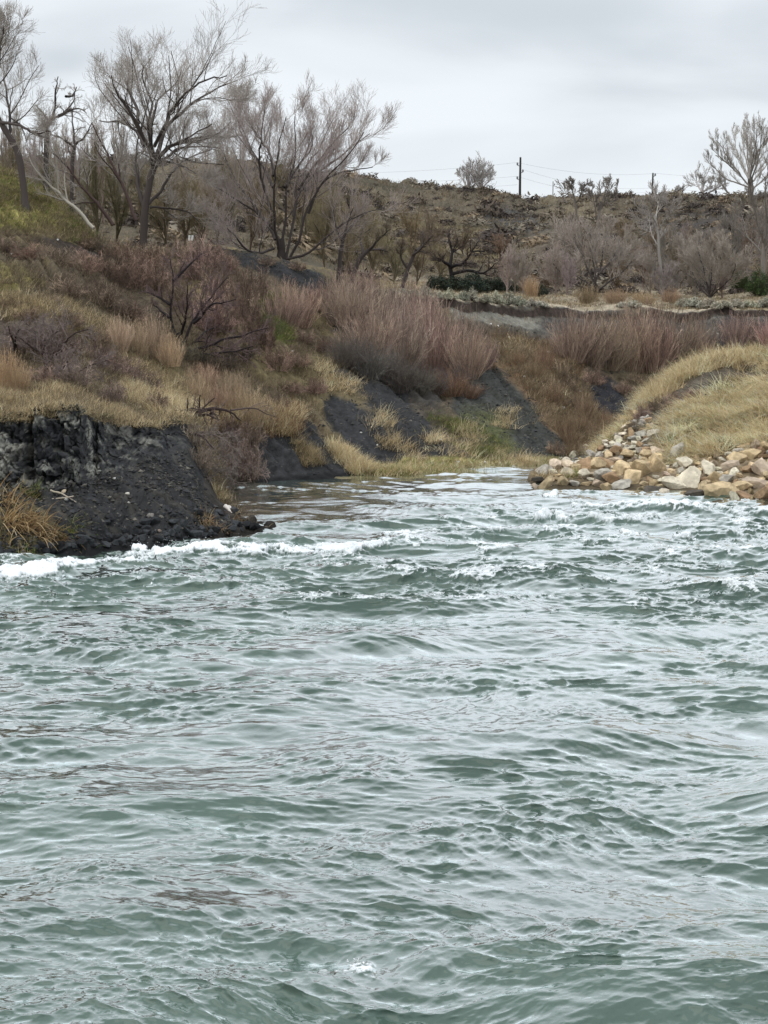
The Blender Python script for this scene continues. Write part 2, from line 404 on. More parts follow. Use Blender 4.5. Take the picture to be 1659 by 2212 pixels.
# --- ground colour by what the ground is made of, plus painted shade
wx = PXs + 9 * fbm(TP, 1.3, 3, seed=31); wy = PYs + 9 * fbm(TP, 1.3, 3, seed=32)
def A3(c): return np.array(c, float)
n_big = fbm(TP, 0.35, 4, seed=33); n_mid = fbm(TP, 1.6, 4, seed=34); n_fin = fbm(TP, 7.0, 2, seed=35)
Cc = np.ones(TP.shape) * A3((0.125, 0.098, 0.062))
def blend(mask, colr):
    global Cc
    Cc = Cc * (1 - mask[..., None]) + A3(colr) * mask[..., None]
blend(sstep(-.2, .6, n_big), (0.17, 0.135, 0.07))
blend(sstep(.1, .8, n_mid) * .6, (0.07, 0.052, 0.04))
main = (IR > 5.5); near = (IR < 5.0)
SH = (0.034, 0.0345, 0.036)
def zone(pts, colr, feather=14, rng=(0, 20), amt=1.0, brk=0.0):
    m = softpoly(wx, wy, pts, feather) * ((IR >= rng[0]) & (IR <= rng[1])) * amt
    if brk: m = m * sstep(-brk, brk * .6, n_mid + .4 * n_fin)
    blend(m, colr)
# far hill: olive sage cover with dark and straw patches
hill = (IR > 9.9) * 1.0
blend(hill, (0.10, 0.082, 0.058))
blend(hill * sstep(-.1, .5, fbm(TP, .12, 4, seed=51)), (0.14, 0.115, 0.078))
blend(hill * sstep(.0, .5, fbm(TP, .2, 4, seed=52)) * .8, (0.075, 0.065, 0.045))
zone([(1050, 440), (1140, 450), (1200, 500), (1110, 510), (1040, 480)], (0.055, 0.055, 0.058), 30, (9.9, 13), .9)
zone([(1390, 455), (1700, 440), (1700, 630), (1380, 620)], (0.05, 0.045, 0.045), 60, (9.9, 13), .85)
zone([(1150, 520), (1700, 500), (1700, 630), (1150, 640)], (0.075, 0.058, 0.047), 40, (9.4, 13), .8)
zone([(860, 480), (1080, 500), (1100, 560), (840, 560)], (0.16, 0.125, 0.06), 40, (9.9, 13), .8)
# bench: pale dry ground
zone([(780, 600), (1150, 618), (1800, 628), (1800, 668), (1150, 668), (840, 640)], (0.27, 0.225, 0.16), 10, (8.9, 10.2), .85)
# cut bank under the bench on the right: layered grey earth, with painted shade
zone([(940, 650), (1160, 662), (1160, 694), (1000, 694)], (0.16, 0.15, 0.125), 6, (6, 9.1), .95)
cut = softpoly(wx, wy, [(1000, 694), (1160, 696), (1160, 660), (1800, 668), (1800, 800), (1250, 800), (1150, 740), (1040, 720)], 14) * (IR > 6) * (IR < 9.05)
blend(cut, (0.07, 0.064, 0.058))
blend(cut * sstep(.25, .5, np.sin(TP[..., 2] * 9 + n_mid)) * .5, (0.13, 0.12, 0.10))
zone([(1256, 820), (1310, 812), (1350, 850), (1350, 900), (1300, 905)], (0.022, 0.022, 0.026), 12, (6, 9.1))  # darkness of the cave hollows, painted on the bank face
zone([(1560, 695), (1680, 700), (1680, 770), (1545, 770)], (0.03, 0.028, 0.03), 16, (6, 9.1))
blend(sc1 * sstep(8.93, 8.95, IR) * (1 - sstep(8.975, 8.985, IR)), (0.05, 0.037, 0.030))  # dark soil of the scarp, with the shadow under the lip painted in
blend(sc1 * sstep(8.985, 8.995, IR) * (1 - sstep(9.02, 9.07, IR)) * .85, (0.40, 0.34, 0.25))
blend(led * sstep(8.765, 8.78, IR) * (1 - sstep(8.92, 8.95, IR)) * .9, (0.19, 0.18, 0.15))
blend(led * sstep(8.70, 8.72, IR) * (1 - sstep(8.76, 8.77, IR)) * .9, (0.03, 0.028, 0.026))  # shadow line below the ledge, painted into the ground colour
# middle slopes
zone([(1060, 700), (1250, 760), (1260, 880), (1330, 900), (1250, 1000), (1190, 960), (1110, 850), (1020, 760)], (0.13, 0.085, 0.05), 30, (5.9, 9.0), .85)
zone([(640, 745), (740, 770), (800, 860), (900, 960), (1080, 960), (1100, 1010), (780, 1030), (700, 900), (560, 800)], (0.15, 0.12, 0.065), 24, (5.9, 9.0), .75)
zone([(760, 830), (950, 850), (1030, 990), (850, 1000)], (0.06, 0.052, 0.042), 30, (5.9, 9.0), .8)
zone([(735, 880), (800, 900), (870, 960), (930, 985), (800, 990)], (0.09, 0.08, 0.055), 20, (5.9, 9.0), .7)
zone([(770, 985), (930, 985), (1060, 990), (1200, 985), (1200, 1020), (760, 1035)], (0.27, 0.24, 0.09), 8, (5.9, 7.2), .85)
zone([(560, 640), (620, 650), (620, 730), (560, 730)], (0.09, 0.12, 0.03), 26, (6, 9.0), .8)
zone([(482, 540), (540, 548), (606, 557), (697, 590), (706, 640), (760, 674), (765, 716), (720, 712), (684, 640), (604, 604), (520, 580)], SH, 8, (7.0, 9.3))
zone([(702, 846), (765, 866), (815, 908), (880, 972), (860, 1003), (780, 992), (730, 940), (702, 900)], SH, 6, (5.9, 9.0))
zone([(719, 775), (945, 830), (960, 880), (880, 870), (800, 850), (730, 830)], (0.05, 0.046, 0.042), 20, (5.9, 9.0), .9)
zone([(770, 800), (860, 845), (915, 900), (978, 990), (905, 992), (840, 930), (790, 870)], SH, 8, (5.9, 9.0), .95)
zone([(1000, 780), (1080, 797), (1150, 880), (1225, 968), (1215, 1005), (1080, 1000), (1020, 930), (970, 868)], (0.040, 0.043, 0.040), 14, (5.9, 9.0), .95)
zone([(1000, 880), (1080, 890), (1130, 980), (1060, 1000)], (0.085, 0.09, 0.04), 22, (5.9, 9.0), .8)
zone([(560, 900), (640, 903), (668, 912), (700, 945), (735, 975), (792, 1032), (740, 1060), (555, 1060)], SH, 6, (5.3, 9.0))
zone([(470, 900), (560, 900), (560, 1060), (440, 1060)], (0.075, 0.06, 0.05), 10, (4.5, 7.1), .9)
# hillside on the left
zone([(-300, 250), (0, 360), (95, 415), (195, 505), (205, 530), (100, 500), (-300, 470)], (0.18, 0.165, 0.055), 16, (7.2, 9.2), .95)
zone([(-300, 380), (90, 455), (196, 500), (200, 528), (80, 500), (-300, 420)], (0.27, 0.235, 0.085), 14, (7.2, 9.2), .7, .5)
zone([(60, 505), (180, 522), (250, 530), (240, 560), (100, 550)], (0.045, 0.036, 0.03), 10, (7.0, 9.2), .95)  # shadowed cut under the green grass, its shade painted dark
zone([(-300, 480), (60, 505), (100, 560), (300, 570), (360, 690), (-300, 620)], (0.07, 0.056, 0.042), 26, (6.4, 9.2), .8)
zone([(-100, 565), (40, 575), (90, 620), (-100, 640)], (0.19, 0.165, 0.055), 24, (6.0, 8.6), .8)
zone([(-300, 610), (0, 632), (160, 662), (260, 720), (360, 810), (430, 870), (380, 880), (250, 770), (120, 700), (-300, 660)], (0.26, 0.205, 0.11), 14, (3.5, 8.0), .85)
zone([(-300, 660), (110, 690), (240, 770), (330, 860), (180, 860), (-300, 800)], (0.085, 0.07, 0.058), 22, (3.2, 7.5), .85)
zone([(290, 790), (400, 870), (430, 900), (340, 900), (260, 850)], (0.30, 0.25, 0.11), 12, (3.0, 7.5), .8)
# near bank
nb = ((IR >= 1) & (IR < 3.0) & (IX < 470)) * 1.0
blend(nb, SH)
blend(((IR < 3.0) & (IX >= 440) & (IX < 660)) * 1.0, (0.045, 0.04, 0.035))
n_l = fbm(TP, 3.2, 4, seed=63, gain=.7)
blend(cz * (IR > 1.85) * sstep(-.1, .25, n_l + .6 * (cid2 - .5)) * .95, (0.15, 0.15, 0.132))
blend(cz * (IR > 1.85) * sstep(.35, .6, n_l + .5 * (cid2 - .5)) * .9, (0.27, 0.26, 0.225))
blend(cz * (IR > 1.7) * sstep(.15, .5, fbm(TP, 2.1, 3, seed=64)) * .8, (0.022, 0.023, 0.026))
blend(tz * sstep(.1, .5, fbm(np.stack([(QX - 1.2 * QY) / 13.0, QY / 120, GZ * 0], -1), 1, 3, seed=61)) * .55, (0.07, 0.064, 0.054))
topb = sstep(2.98, 3.06, IR) * (1 - sstep(4.7, 5.2, IR)) * (IX < 470)
blend(topb, (0.28, 0.235, 0.155)); blend(topb * sstep(0, .5, n_mid) * .7, (0.10, 0.085, 0.065))
zone([(-20, 1050), (60, 1070), (110, 1130), (90, 1200), (-20, 1210)], (0.12, 0.10, 0.05), 20, (.9, 2.2), .8)
# right bank
rb = ((IR < 5.0) & (IX > 1100)) * 1.0
blend(rb, (0.20, 0.155, 0.10))
blend(rb * sstep(1.85, 2.1, IR), (0.17, 0.13, 0.08))
blend(rb * sstep(1.9, 2.1, IR) * sstep(.0, .5, n_big) * .6, (0.12, 0.09, 0.055))  # ground darkened in patches as shade in the gaps between tufts
zone([(1640, 775), (1530, 796), (1460, 835), (1390, 890), (1350, 940), (1430, 915), (1490, 860), (1570, 825), (1659, 800)], (0.075, 0.066, 0.056), 14, (1.9, 4), .85)
# wet dark rim at the waterline
wet = (1 - sstep(0.02, 0.14, TP[..., 2])) * (IR < 7.5)
Cc *= (1 - 0.6 * wet[..., None])
Cc *= (1 + 0.22 * np.clip(n_fin, -1, 1) + .12 * n_mid)[..., None]
Cc = np.clip(Cc, 0.01, 0.8)
idx = np.arange(nC * nR).reshape(nC, nR)
F = np.stack([idx[:-1, :-1], idx[1:, :-1], idx[1:, 1:], idx[:-1, 1:]], -1).reshape(-1, 4)
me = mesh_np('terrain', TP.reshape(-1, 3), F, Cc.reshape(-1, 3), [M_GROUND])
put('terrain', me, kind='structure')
# sampling helpers
cs = TP[::2, ::2]
n1, n2 = cs.shape[:2]
ii = np.arange(n1 * n2).reshape(n1, n2)
Fb = np.stack([ii[:-1, :-1], ii[1:, :-1], ii[1:, 1:], ii[:-1, 1:]], -1).reshape(-1, 4)
BVH = BVHTree.FromPolygons([tuple(v) for v in cs.reshape(-1, 3).tolist()], Fb.tolist())
CAMV = Vector((0, 0, CAM_H))
def hit(px, py):
    d = Vector(at(px, py, 100.0).tolist()) - CAMV
    r = BVH.ray_cast(CAMV, d.normalized())
    return None if r[0] is None else np.array(r[0])
def ground(x, y):
    r = BVH.ray_cast(Vector((x, y, 60.0)), Vector((0, 0, -1)))
    return -2.0 if r[0] is None else r[0].z
def ground_at(px, py, Y):
    """ground point below the pixel at distance Y"""
    p = at(px, py, Y); return np.array([p[0], Y, ground(p[0], Y)])

# ------------------------------------------------------------------ river
def ocean(n, L, lmin, lmax, p, seed, aniso=0.0, ang=0.0):
    r = np.random.default_rng(seed)
    k1 = np.fft.fftfreq(n, L / n) * 2 * pi
    kx, ky = np.meshgrid(k1, k1, indexing='ij')
    k = np.hypot(kx, ky); k[0, 0] = 1
    lam = 2 * pi / k
    a = k ** (-p) * sstep(lmin * .8, lmin * 1.2, lam) * (1 - sstep(lmax * .8, lmax * 1.25, lam))
    th = np.arctan2(ky, kx) - ang
    a = a * (1 - aniso + aniso * np.cos(th) ** 2)
    a[0, 0] = 0
    H = a * (r.normal(size=(n, n)) + 1j * r.normal(size=(n, n)))
    h = np.fft.ifft2(H).real
    dx = np.fft.ifft2(-1j * kx / k * H).real; dy = np.fft.ifft2(-1j * ky / k * H).real
    s = h.std()
    return (np.stack([h / s, dx / s, dy / s], -1).astype(np.float32), L)
def samp(tile, x, y):
    T, L = tile; n = T.shape[0]
    u = (x / L * n); v = (y / L * n)
    i = np.floor(u).astype(int); j = np.floor(v).astype(int)
    fu = (u - i)[..., None]; fv = (v - j)[..., None]
    i0, j0, i1, j1 = i % n, j % n, (i + 1) % n, (j + 1) % n
    return T[i0, j0] * (1 - fu) * (1 - fv) + T[i1, j0] * fu * (1 - fv) + T[i0, j1] * (1 - fu) * fv + T[i1, j1] * fu * fv
wpx = np.concatenate([np.linspace(-9000, -720, 80)[:-1], np.linspace(-720, -120, 160)[:-1], np.linspace(-120, 1780, 960), np.linspace(1780, 2500, 190)[1:], np.linspace(2500, 10700, 80)[1:]])
wpy = np.concatenate([np.linspace(7000, 2400, 60)[:-1], np.linspace(2400, 1400, 640)[:-1], np.linspace(1400, 985, 460)[:-1], np.linspace(985, 860, 40)])
WY = ywater(wpy)
WX = (wpx[:, None] - W_PX / 2) / F_PX * (WY * CT + CAM_H * ST)[None, :]
WYY = np.repeat(WY[None, :], len(wpx), 0)
PXw = np.repeat(wpx[:, None], len(wpy), 1); PYw = np.repeat(wpy[None, :], len(wpx), 0)
tA = ocean(2048, 61.0, .5, 3.5, 2.25, 1, .75, 1.45)
tB = ocean(2048, 19.0, 0.11, .6, 2.05, 2, .9, 1.45)
tC = ocean(1024, 5.3, 0.035, 0.14, 2.1, 3, .7, 1.6)
tD = ocean(1024, 47.0, 1.1, 4.0, 2.3, 6, .7, 1.35)
# the current bends the smaller waves
wq = np.stack([WX, WYY, WX * 0], -1)
bend = 0.5 * np.stack([fbm(wq, .35, 2, seed=71), fbm(wq, .35, 2, seed=72)], -1)
A = samp(tA, WX, WYY); B = samp(tB, WX + bend[..., 0], WYY + bend[..., 1]); Ct = samp(tC, WX + bend[..., 0], WYY + bend[..., 1])
calm = softpoly(PXw, PYw, [(300, 1000), (1300, 985), (1150, 1062), (1050, 1085), (860, 1110), (700, 1150), (560, 1160), (430, 1165)], 70)
rapid = softpoly(PXw, PYw, [(-200, 1190), (300, 1180), (760, 1180), (1100, 1090), (1250, 1065), (1800, 1080), (1800, 1330), (900, 1330), (-200, 1300)], 90)
shore = softpoly(PXw, PYw, [(1120, 980), (1120, 1058), (1320, 1066), (1500, 1080), (1700, 1092), (1900, 1110), (1900, 980)], 20)
amp = (1 - .45 * calm) * (1 + .35 * rapid) * (1 - .55 * shore)
patch = 0.52 + .70 * sstep(-.35, .45, fbm(wq * np.array([.5, 1, 1]), .8, 4, seed=75))
A_S, B_S, C_S = 0.038, 0.0115, 0.0017
hA, hB, hC = A * (A_S * amp)[..., None], B * (B_S * amp * patch)[..., None], Ct * (C_S * (1 - .2 * calm) * patch)[..., None]
D_ = samp(tD, WX, WYY) * (.040 * (1 - .9 * calm) * (1 - .6 * shore) * (.25 + 1.0 * sstep(-.3, .5, fbm(wq * np.array([.7, 1, 1]), .22, 2, seed=78))))[..., None]
hA = hA + D_
h = hA[..., 0] + hB[..., 0] + hC[..., 0]
dX = 1.0 * (hA[..., 1] + hB[..., 1] * 1.1 + hC[..., 1]); dY = 1.0 * (hA[..., 2] + hB[..., 2] * 1.1 + hC[..., 2])
# broken water
n_f = fbm(wq * np.array([1, .7, 1]), 3.6, 5, seed=81, gain=.7)
n_g = fbm(wq, 17.0, 3, seed=82, gain=.7)
foam = np.zeros_like(h); lift = np.zeros_like(h)
def foamline(pts, half, strength, up, rag=.5):
    global foam, lift
    d = segdist(PXw, PYw, pts) / half
    core = np.clip(1 - d, 0, 1)
    foam = np.maximum(foam, strength * sstep(0.05, .6, core * (1 + rag * .9 * n_f + .35 * n_g) * (1 - .25 * rag)))
    lift = np.maximum(lift, up * sstep(0, .9, core) * (.55 + .45 * n_f))
foamline([(-60, 1246), (60, 1232), (150, 1222)], 18, 1.0, .09, 1.0)
foamline([(150, 1222), (230, 1214), (315, 1207)], 11, .95, .07, .9)
foamline([(230, 1200), (290, 1196), (345, 1196)], 6, .8, .05, 1.2)
foamline([(288, 1189), (312, 1186)], 9, 1.0, .10, 1.0)
foamline([(335, 1193), (400, 1191), (470, 1186), (520, 1186), (560, 1190), (640, 1190)], 13, 1.0, .11, 1.0)
foamline([(640, 1189), (720, 1186), (800, 1180), (880, 1172)], 9, .85, .06, 1.3)
foamline([(830, 1155), (880, 1150), (940, 1147)], 9, .85, .07, 1.0)
foamline([(1175, 1078), (1200, 1076)], 8, 1.0, .12, .6)
foamline([(1240, 1094), (1310, 1098), (1400, 1092), (1480, 1094), (1530, 1096)], 11, .9, .08, 1.6)
foamline([(1530, 1096), (1600, 1104), (1700, 1100)], 8, .7, .05, 1.2)
foamline([(1160, 1120), (1195, 1112), (1220, 1124)], 9, .85, .12, .9)
foamline([(1270, 1120), (1340, 1128), (1420, 1122)], 9, .7, .07, 1.3)
foamline([(1010, 1142), (1060, 1140)], 7, .8, .05, 1.2)
foamline([(1350, 1150), (1400, 1152)], 8, .85, .08, 1.0)
foamline([(1460, 1152), (1500, 1157)], 9, .85, .10, .9)
foamline([(960, 1165), (1130, 1140), (1200, 1150)], 9, .4, .03, 1.8)
ns = rapid * (1 - calm)
crest = (h / (A_S * 1.5))
fl = sstep(.55, 1.0, .32 * crest + .55 * n_f + .30 * n_g + .30 * ns * softpoly(PXw, PYw, [(700, 1060), (1800, 1050), (1800, 1300), (600, 1300)], 120) - .17)
foam = np.maximum(foam, fl * sstep(.2, .6, ns) * .8)
foamline([(745, 2088), (768, 2078), (795, 2092)], 26, 1.15, .05, 1.5)
foamline([(800, 2105), (815, 2112)], 8, .8, .02, 1.2)
foamline([(700, 2098), (712, 2096)], 8, .6, .02, 1.2)
bil = np.abs(vnoise(wq, 7.0, 85)) * .6 + np.abs(vnoise(wq, 16.0, 86)) * .4
h = h * (1 - .3 * np.clip(foam, 0, 1)) + lift + np.clip(foam, 0, 1) * .05 * (1 - bil) * sstep(11, 20, WYY)
WP = np.stack([WX - dX * .9, WYY - dY * .9 - .9 * (h - lift), h], -1)
idx = np.arange(WP.shape[0] * WP.shape[1]).reshape(WP.shape[:2])
F = np.stack([idx[:-1, :-1], idx[1:, :-1], idx[1:, 1:], idx[:-1, 1:]], -1).reshape(-1, 4)
fc = np.stack([foam, foam * 0 + sstep(-.5, .6, fbm(wq, .5, 3, seed=90)), calm], -1)
m = bpy.data.materials.new('river_water'); m.use_nodes = True
t = m.node_tree; b = t.nodes['Principled BSDF']
at_ = N(t, 'ShaderNodeAttribute', attribute_name='Col')
sp = N(t, 'ShaderNodeSeparateColor'); t.links.new(at_.outputs['Color'], sp.inputs[0])
g = N(t, 'ShaderNodeTexCoord')
mxw = N(t, 'ShaderNodeMixRGB'); mxw.inputs[1].default_value = (0.044, 0.073, 0.056, 1); mxw.inputs[2].default_value = (0.070, 0.106, 0.086, 1)
t.links.new(sp.outputs[1], mxw.inputs[0])
t.links.new(mxw.outputs[0], b.inputs['Base Color'])
b.inputs['Roughness'].default_value = 0.06
b.inputs['IOR'].default_value = 1.333; b.inputs['Specular IOR Level'].default_value = 0.0
nb_ = N(t, 'ShaderNodeTexNoise'); nb_.inputs['Scale'].default_value = 26; nb_.inputs['Detail'].default_value = 4
t.links.new(g.outputs['Object'], nb_.inputs['Vector'])
bp = N(t, 'ShaderNodeBump'); bp.inputs['Strength'].default_value = 1; bp.inputs['Distance'].default_value = .002
t.links.new(nb_.outputs[0], bp.inputs['Height']); t.links.new(bp.outputs[0], b.inputs['Normal'])
gl = N(t, 'ShaderNodeBsdfGlossy'); gl.inputs['Roughness'].default_value = .05; gl.inputs['Color'].default_value = (.97, 1, 1, 1)
t.links.new(bp.outputs[0], gl.inputs['Normal'])
fr = N(t, 'ShaderNodeFresnel'); fr.inputs['IOR'].default_value = 1.333; t.links.new(bp.outputs[0], fr.inputs['Normal'])
fm = N(t, 'ShaderNodeMapRange'); fm.inputs['From Min'].default_value = .03; fm.inputs['From Max'].default_value = .26
fm.inputs['To Min'].default_value = .03; fm.inputs['To Max'].default_value = .88; t.links.new(fr.outputs[0], fm.inputs['Value'])
wm = N(t, 'ShaderNodeMixShader'); t.links.new(fm.outputs[0], wm.inputs[0]); t.links.new(b.outputs[0], wm.inputs[1]); t.links.new(gl.outputs[0], wm.inputs[2])
fb = N(t, 'ShaderNodeBsdfPrincipled'); fb.inputs['Base Color'].default_value = (0.86, 0.89, 0.91, 1); fb.inputs['Roughness'].default_value = .6
nf_ = N(t, 'ShaderNodeTexNoise'); nf_.inputs['Scale'].default_value = 22; nf_.inputs['Detail'].default_value = 6; nf_.inputs['Roughness'].default_value = .7
t.links.new(g.outputs['Object'], nf_.inputs['Vector'])
ad = N(t, 'ShaderNodeMath', operation='MULTIPLY_ADD'); ad.inputs[1].default_value = 0.9
sb = N(t, 'ShaderNodeMath', operation='SUBTRACT'); sb.inputs[1].default_value = .5
t.links.new(nf_.outputs[0], sb.inputs[0]); t.links.new(sb.outputs[0], ad.inputs[0]); t.links.new(sp.outputs[0], ad.inputs[2])
mr = N(t, 'ShaderNodeMapRange'); mr.inputs['From Min'].default_value = .36; mr.inputs['From Max'].default_value = 1.0
t.links.new(ad.outputs[0], mr.inputs['Value'])
gt = N(t, 'ShaderNodeMath', operation='GREATER_THAN'); gt.inputs[1].default_value = .15; t.links.new(sp.outputs[0], gt.inputs[0])
mu = N(t, 'ShaderNodeMath', operation='MULTIPLY'); t.links.new(mr.outputs[0], mu.inputs[0]); t.links.new(gt.outputs[0], mu.inputs[1])
bf = N(t, 'ShaderNodeBump'); bf.inputs['Distance'].default_value = .03; t.links.new(nf_.outputs[0], bf.inputs['Height']); t.links.new(bf.outputs[0], fb.inputs['Normal'])
mxs = N(t, 'ShaderNodeMixShader'); t.links.new(mu.outputs[0], mxs.inputs[0]); t.links.new(wm.outputs[0], mxs.inputs[1]); t.links.new(fb.outputs[0], mxs.inputs[2])
t.links.new(mxs.outputs[0], t.nodes['Material Output'].inputs[0])
me = mesh_np('river_water', WP.reshape(-1, 3), F, fc.reshape(-1, 3), [m])
put('river_water', me, kind='structure')
# ------------------------------------------------------------------ growing things
def unit(v): return v / (np.linalg.norm(v, axis=-1, keepdims=True) + 1e-9)
def tubes(paths, radii, sides, cols):
    """paths (N,K,3), radii (N,K), cols (N,3) or (N,K,3) -> V, F, C"""
    Nn, K = paths.shape[:2]
    T = np.empty_like(paths)
    T[:, 1:-1] = paths[:, 2:] - paths[:, :-2]; T[:, 0] = paths[:, 1] - paths[:, 0]; T[:, -1] = paths[:, -1] - paths[:, -2]
    T = unit(T)
    ref = np.where(np.abs(T[:, :1, 2:3]) > .9, np.array([1., 0, 0]), np.array([0, 0, 1.]))
    ref = np.repeat(np.where(np.abs(unit(paths[:, -1] - paths[:, 0])[:, None, 2:3]) > .9, np.array([1., .1, 0]), np.array([.1, 0, 1.])), K, 1)
    u = unit(np.cross(T, ref)); v = np.cross(T, u)
    a = np.arange(sides) * 2 * pi / sides
    ring = u[:, :, None, :] * np.cos(a)[None, None, :, None] + v[:, :, None, :] * np.sin(a)[None, None, :, None]
    V = paths[:, :, None, :] + ring * radii[:, :, None, None]
    base = (np.arange(Nn) * K * sides)[:, None, None] + (np.arange(K - 1) * sides)[None, :, None]
    s = np.arange(sides)[None, None, :]; s2 = (s + 1) % sides
    F = np.stack([base + s, base + s2, base + sides + s2, base + sides + s], -1).reshape(-1, 4)
    if cols.ndim == 2: cols = np.repeat(cols[:, None, :], K, 1)
    C = np.repeat(cols[:, :, None, :], sides, 2).reshape(-1, 3)
    return V.reshape(-1, 3), F, C
def join(parts):
    V, F, C, o = [], [], [], 0
    for v, f, c in parts:
        V.append(v); F.append(f + o); C.append(c); o += len(v)
    return np.concatenate(V), np.concatenate(F), np.concatenate(C)
def resample(pts, K, rng=None, wob=0.0):
    pts = np.asarray(pts, float)
    d = np.concatenate([[0], np.cumsum(np.linalg.norm(np.diff(pts, axis=0), axis=1))])
    t = np.linspace(0, d[-1], K)
    out = np.stack([np.interp(t, d, pts[:, i]) for i in range(3)], -1)
    for _ in range(2):
        out[1:-1] = .25 * out[:-2] + .5 * out[1:-1] + .25 * out[2:]
    if rng is not None and wob:
        w = np.cumsum(rng.normal(size=(K, 3)), 0); w -= w[0]; w -= np.linspace(0, 1, K)[:, None] * w[-1]
        out += w * wob * d[-1] / K
    return out
def grow(par, prad, n, t0, ang, lenr, K, up, wander, rng, t1=1.0, tip=.35, minlen=0.0, plen=None, side=None):
    """n children on each of the parents"""
    Np, Kp = par.shape[:2]
    t = t0 + (t1 - t0) * (np.arange(n)[None, :] + rng.random((Np, n))) / n
    f = t * (Kp - 1); i = np.minimum(f.astype(int), Kp - 2); fr = (f - i)[..., None]
    ar = np.arange(Np)[:, None]
    p0 = par[ar, i] * (1 - fr) + par[ar, i + 1] * fr
    r0 = prad[ar, i] * (1 - fr[..., 0]) + prad[ar, i + 1] * fr[..., 0]
    tg = unit(par[ar, i + 1] - par[ar, i])
    L = np.linalg.norm(np.diff(par, axis=1), axis=-1).sum(1)[:, None]
    if plen is not None: L = plen[:, None] * np.ones((Np, 1))
    L = L * lenr * (1.15 - .65 * t) * rng.uniform(.6, 1.25, (Np, n)) + minlen
    rnd = rng.normal(size=(Np, n, 3))
    pr = unit(rnd - (rnd * tg).sum(-1, keepdims=True) * tg)
    a = np.radians(ang) * rng.uniform(.6, 1.3, (Np, n))[..., None]
    d = unit(tg * np.cos(a) + pr * np.sin(a))
    M = Np * n
    d = d.reshape(M, 3); p = p0.reshape(M, 3); L = L.reshape(M)
    path = np.empty((M, K, 3)); path[:, 0] = p
    for k in range(1, K):
        d = unit(d + np.array([0, 0, up]) / K + wander * rng.normal(size=(M, 3)))
        p = p + d * (L / (K - 1))[:, None]
        path[:, k] = p
    rr = np.minimum(r0.reshape(M) * .62, 1e9)
    rad = rr[:, None] * np.linspace(1, tip, K)[None, :]
    return path, rad
BARK = A3((0.060, 0.049, 0.045)); TWIG = A3((0.36, 0.32, 0.285))
def radcol(rad, dark=BARK, light=TWIG, r_dark=.05, r_light=.012, rng=RNG):
    r = rad.mean(1)
    k = sstep(math.log(r_light), math.log(r_dark), np.log(r + 1e-6))[:, None]
    c = dark * k + light * (1 - k)
    return c * rng.uniform(.75, 1.25, (len(r), 1))
def make_tree(name, trunk, limbs, levels, rng, base, label, cat='tree', group=None, dark=BARK, light=TWIG, rmin=.0034, rl=.006, rd=.022, crown_from=None, part='crown', limb_name='limb'):
    """trunk: (path, r0, r1) or None; limbs: [(path, r0, r1)]; levels: list of dict for grow. Everything in world space."""
    base = np.array(base, float)
    root = bpy.data.objects.new(name, None); COL.objects.link(root); root.location = base
    tag(root, label, cat, group)
    def pack(paths, rads, sides, nm):
        V, F_, C = tubes(paths - base, rads, sides, radcol(rads, dark, light, rd, rl, rng))
        put(nm, mesh_np(nm, V, F_, C, [M_TWIG]), root)
    if trunk is not None:
        pt = resample(trunk[0], 14, rng, .04)[None]; rt = np.linspace(trunk[1], trunk[2], 14)[None] * (1 + .06 * rng.normal(size=(1, 14)))
        rt[0, 0] *= 1.5; rt[0, 1] *= 1.15
        pack(pt, rt, 9, 'trunk')
    LP, LR = [], []
    for p, r0, r1 in limbs:
        pp = resample(p, 14, rng, .10)[None]; rr = np.linspace(r0, r1, 14)[None]
        pack(pp, rr, 7, limb_name); LP.append(pp); LR.append(rr)
    par, prad = np.concatenate(LP), np.concatenate(LR)
    parts = []
    for lv in levels:
        lv = dict(lv); sides = lv.pop('sides', 3); rs = lv.pop('rs', 1.0)
        par, prad = grow(par, prad, rng=rng, **lv)
        prad = np.maximum(prad * rs, rmin)
        parts.append(tubes(par - base, prad, sides, radcol(prad, dark, light, rd, rl, rng)))
    V, F_, C = join(parts)
    put(part, mesh_np(part, V, F_, C, [M_TWIG]), root)
    return root
def pixpath(pts, Y, ox=438.9, oy=164.6, s=.3307, dy=0.0, rng=RNG):
    """limb drawn on the photo -> path at distance Y, wandering in depth"""
    pts = np.array(pts, float); n = len(pts)
    px = ox + pts[:, 0] * s; py = oy + pts[:, 1] * s
    yy = Y + np.linspace(0, dy, n)
    return np.stack([at(a, b, c) for a, b, c in zip(px, py, yy)])

# ---------------- the two big cottonwoods and their neighbours on the left
def ptree(name, Y, o, trunk, limbs, label, seed, r=(.2, .12), lr=(.08, .03), levels=None, spread=4.0, **kw):
    rng = np.random.default_rng(seed)
    tr = None
    if trunk: tr = (pixpath(trunk, Y, *o), r[0], r[1])
    ls = []
    for q in limbs:
        k = 1.0
        if isinstance(q, tuple): q, k = q
        n = len(q); dy = rng.uniform(-spread, spread)
        ls.append((pixpath(q, Y, *o, dy=dy), lr[0] * k, lr[1] * min(1, k)))
    b = (tr[0] if tr else ls[0][0])[0]
    gz = ground(b[0], b[1])
    base = np.array([b[0], b[1], min(b[2], gz) - .1])
    if tr: tr = (np.concatenate([[base], tr[0][1:]]), *tr[1:])
    return make_tree(name, tr, ls, levels, rng, base, label, **kw)
O1 = (0.0, 0.0, .3307); O2 = (438.9, 164.6, .3307)
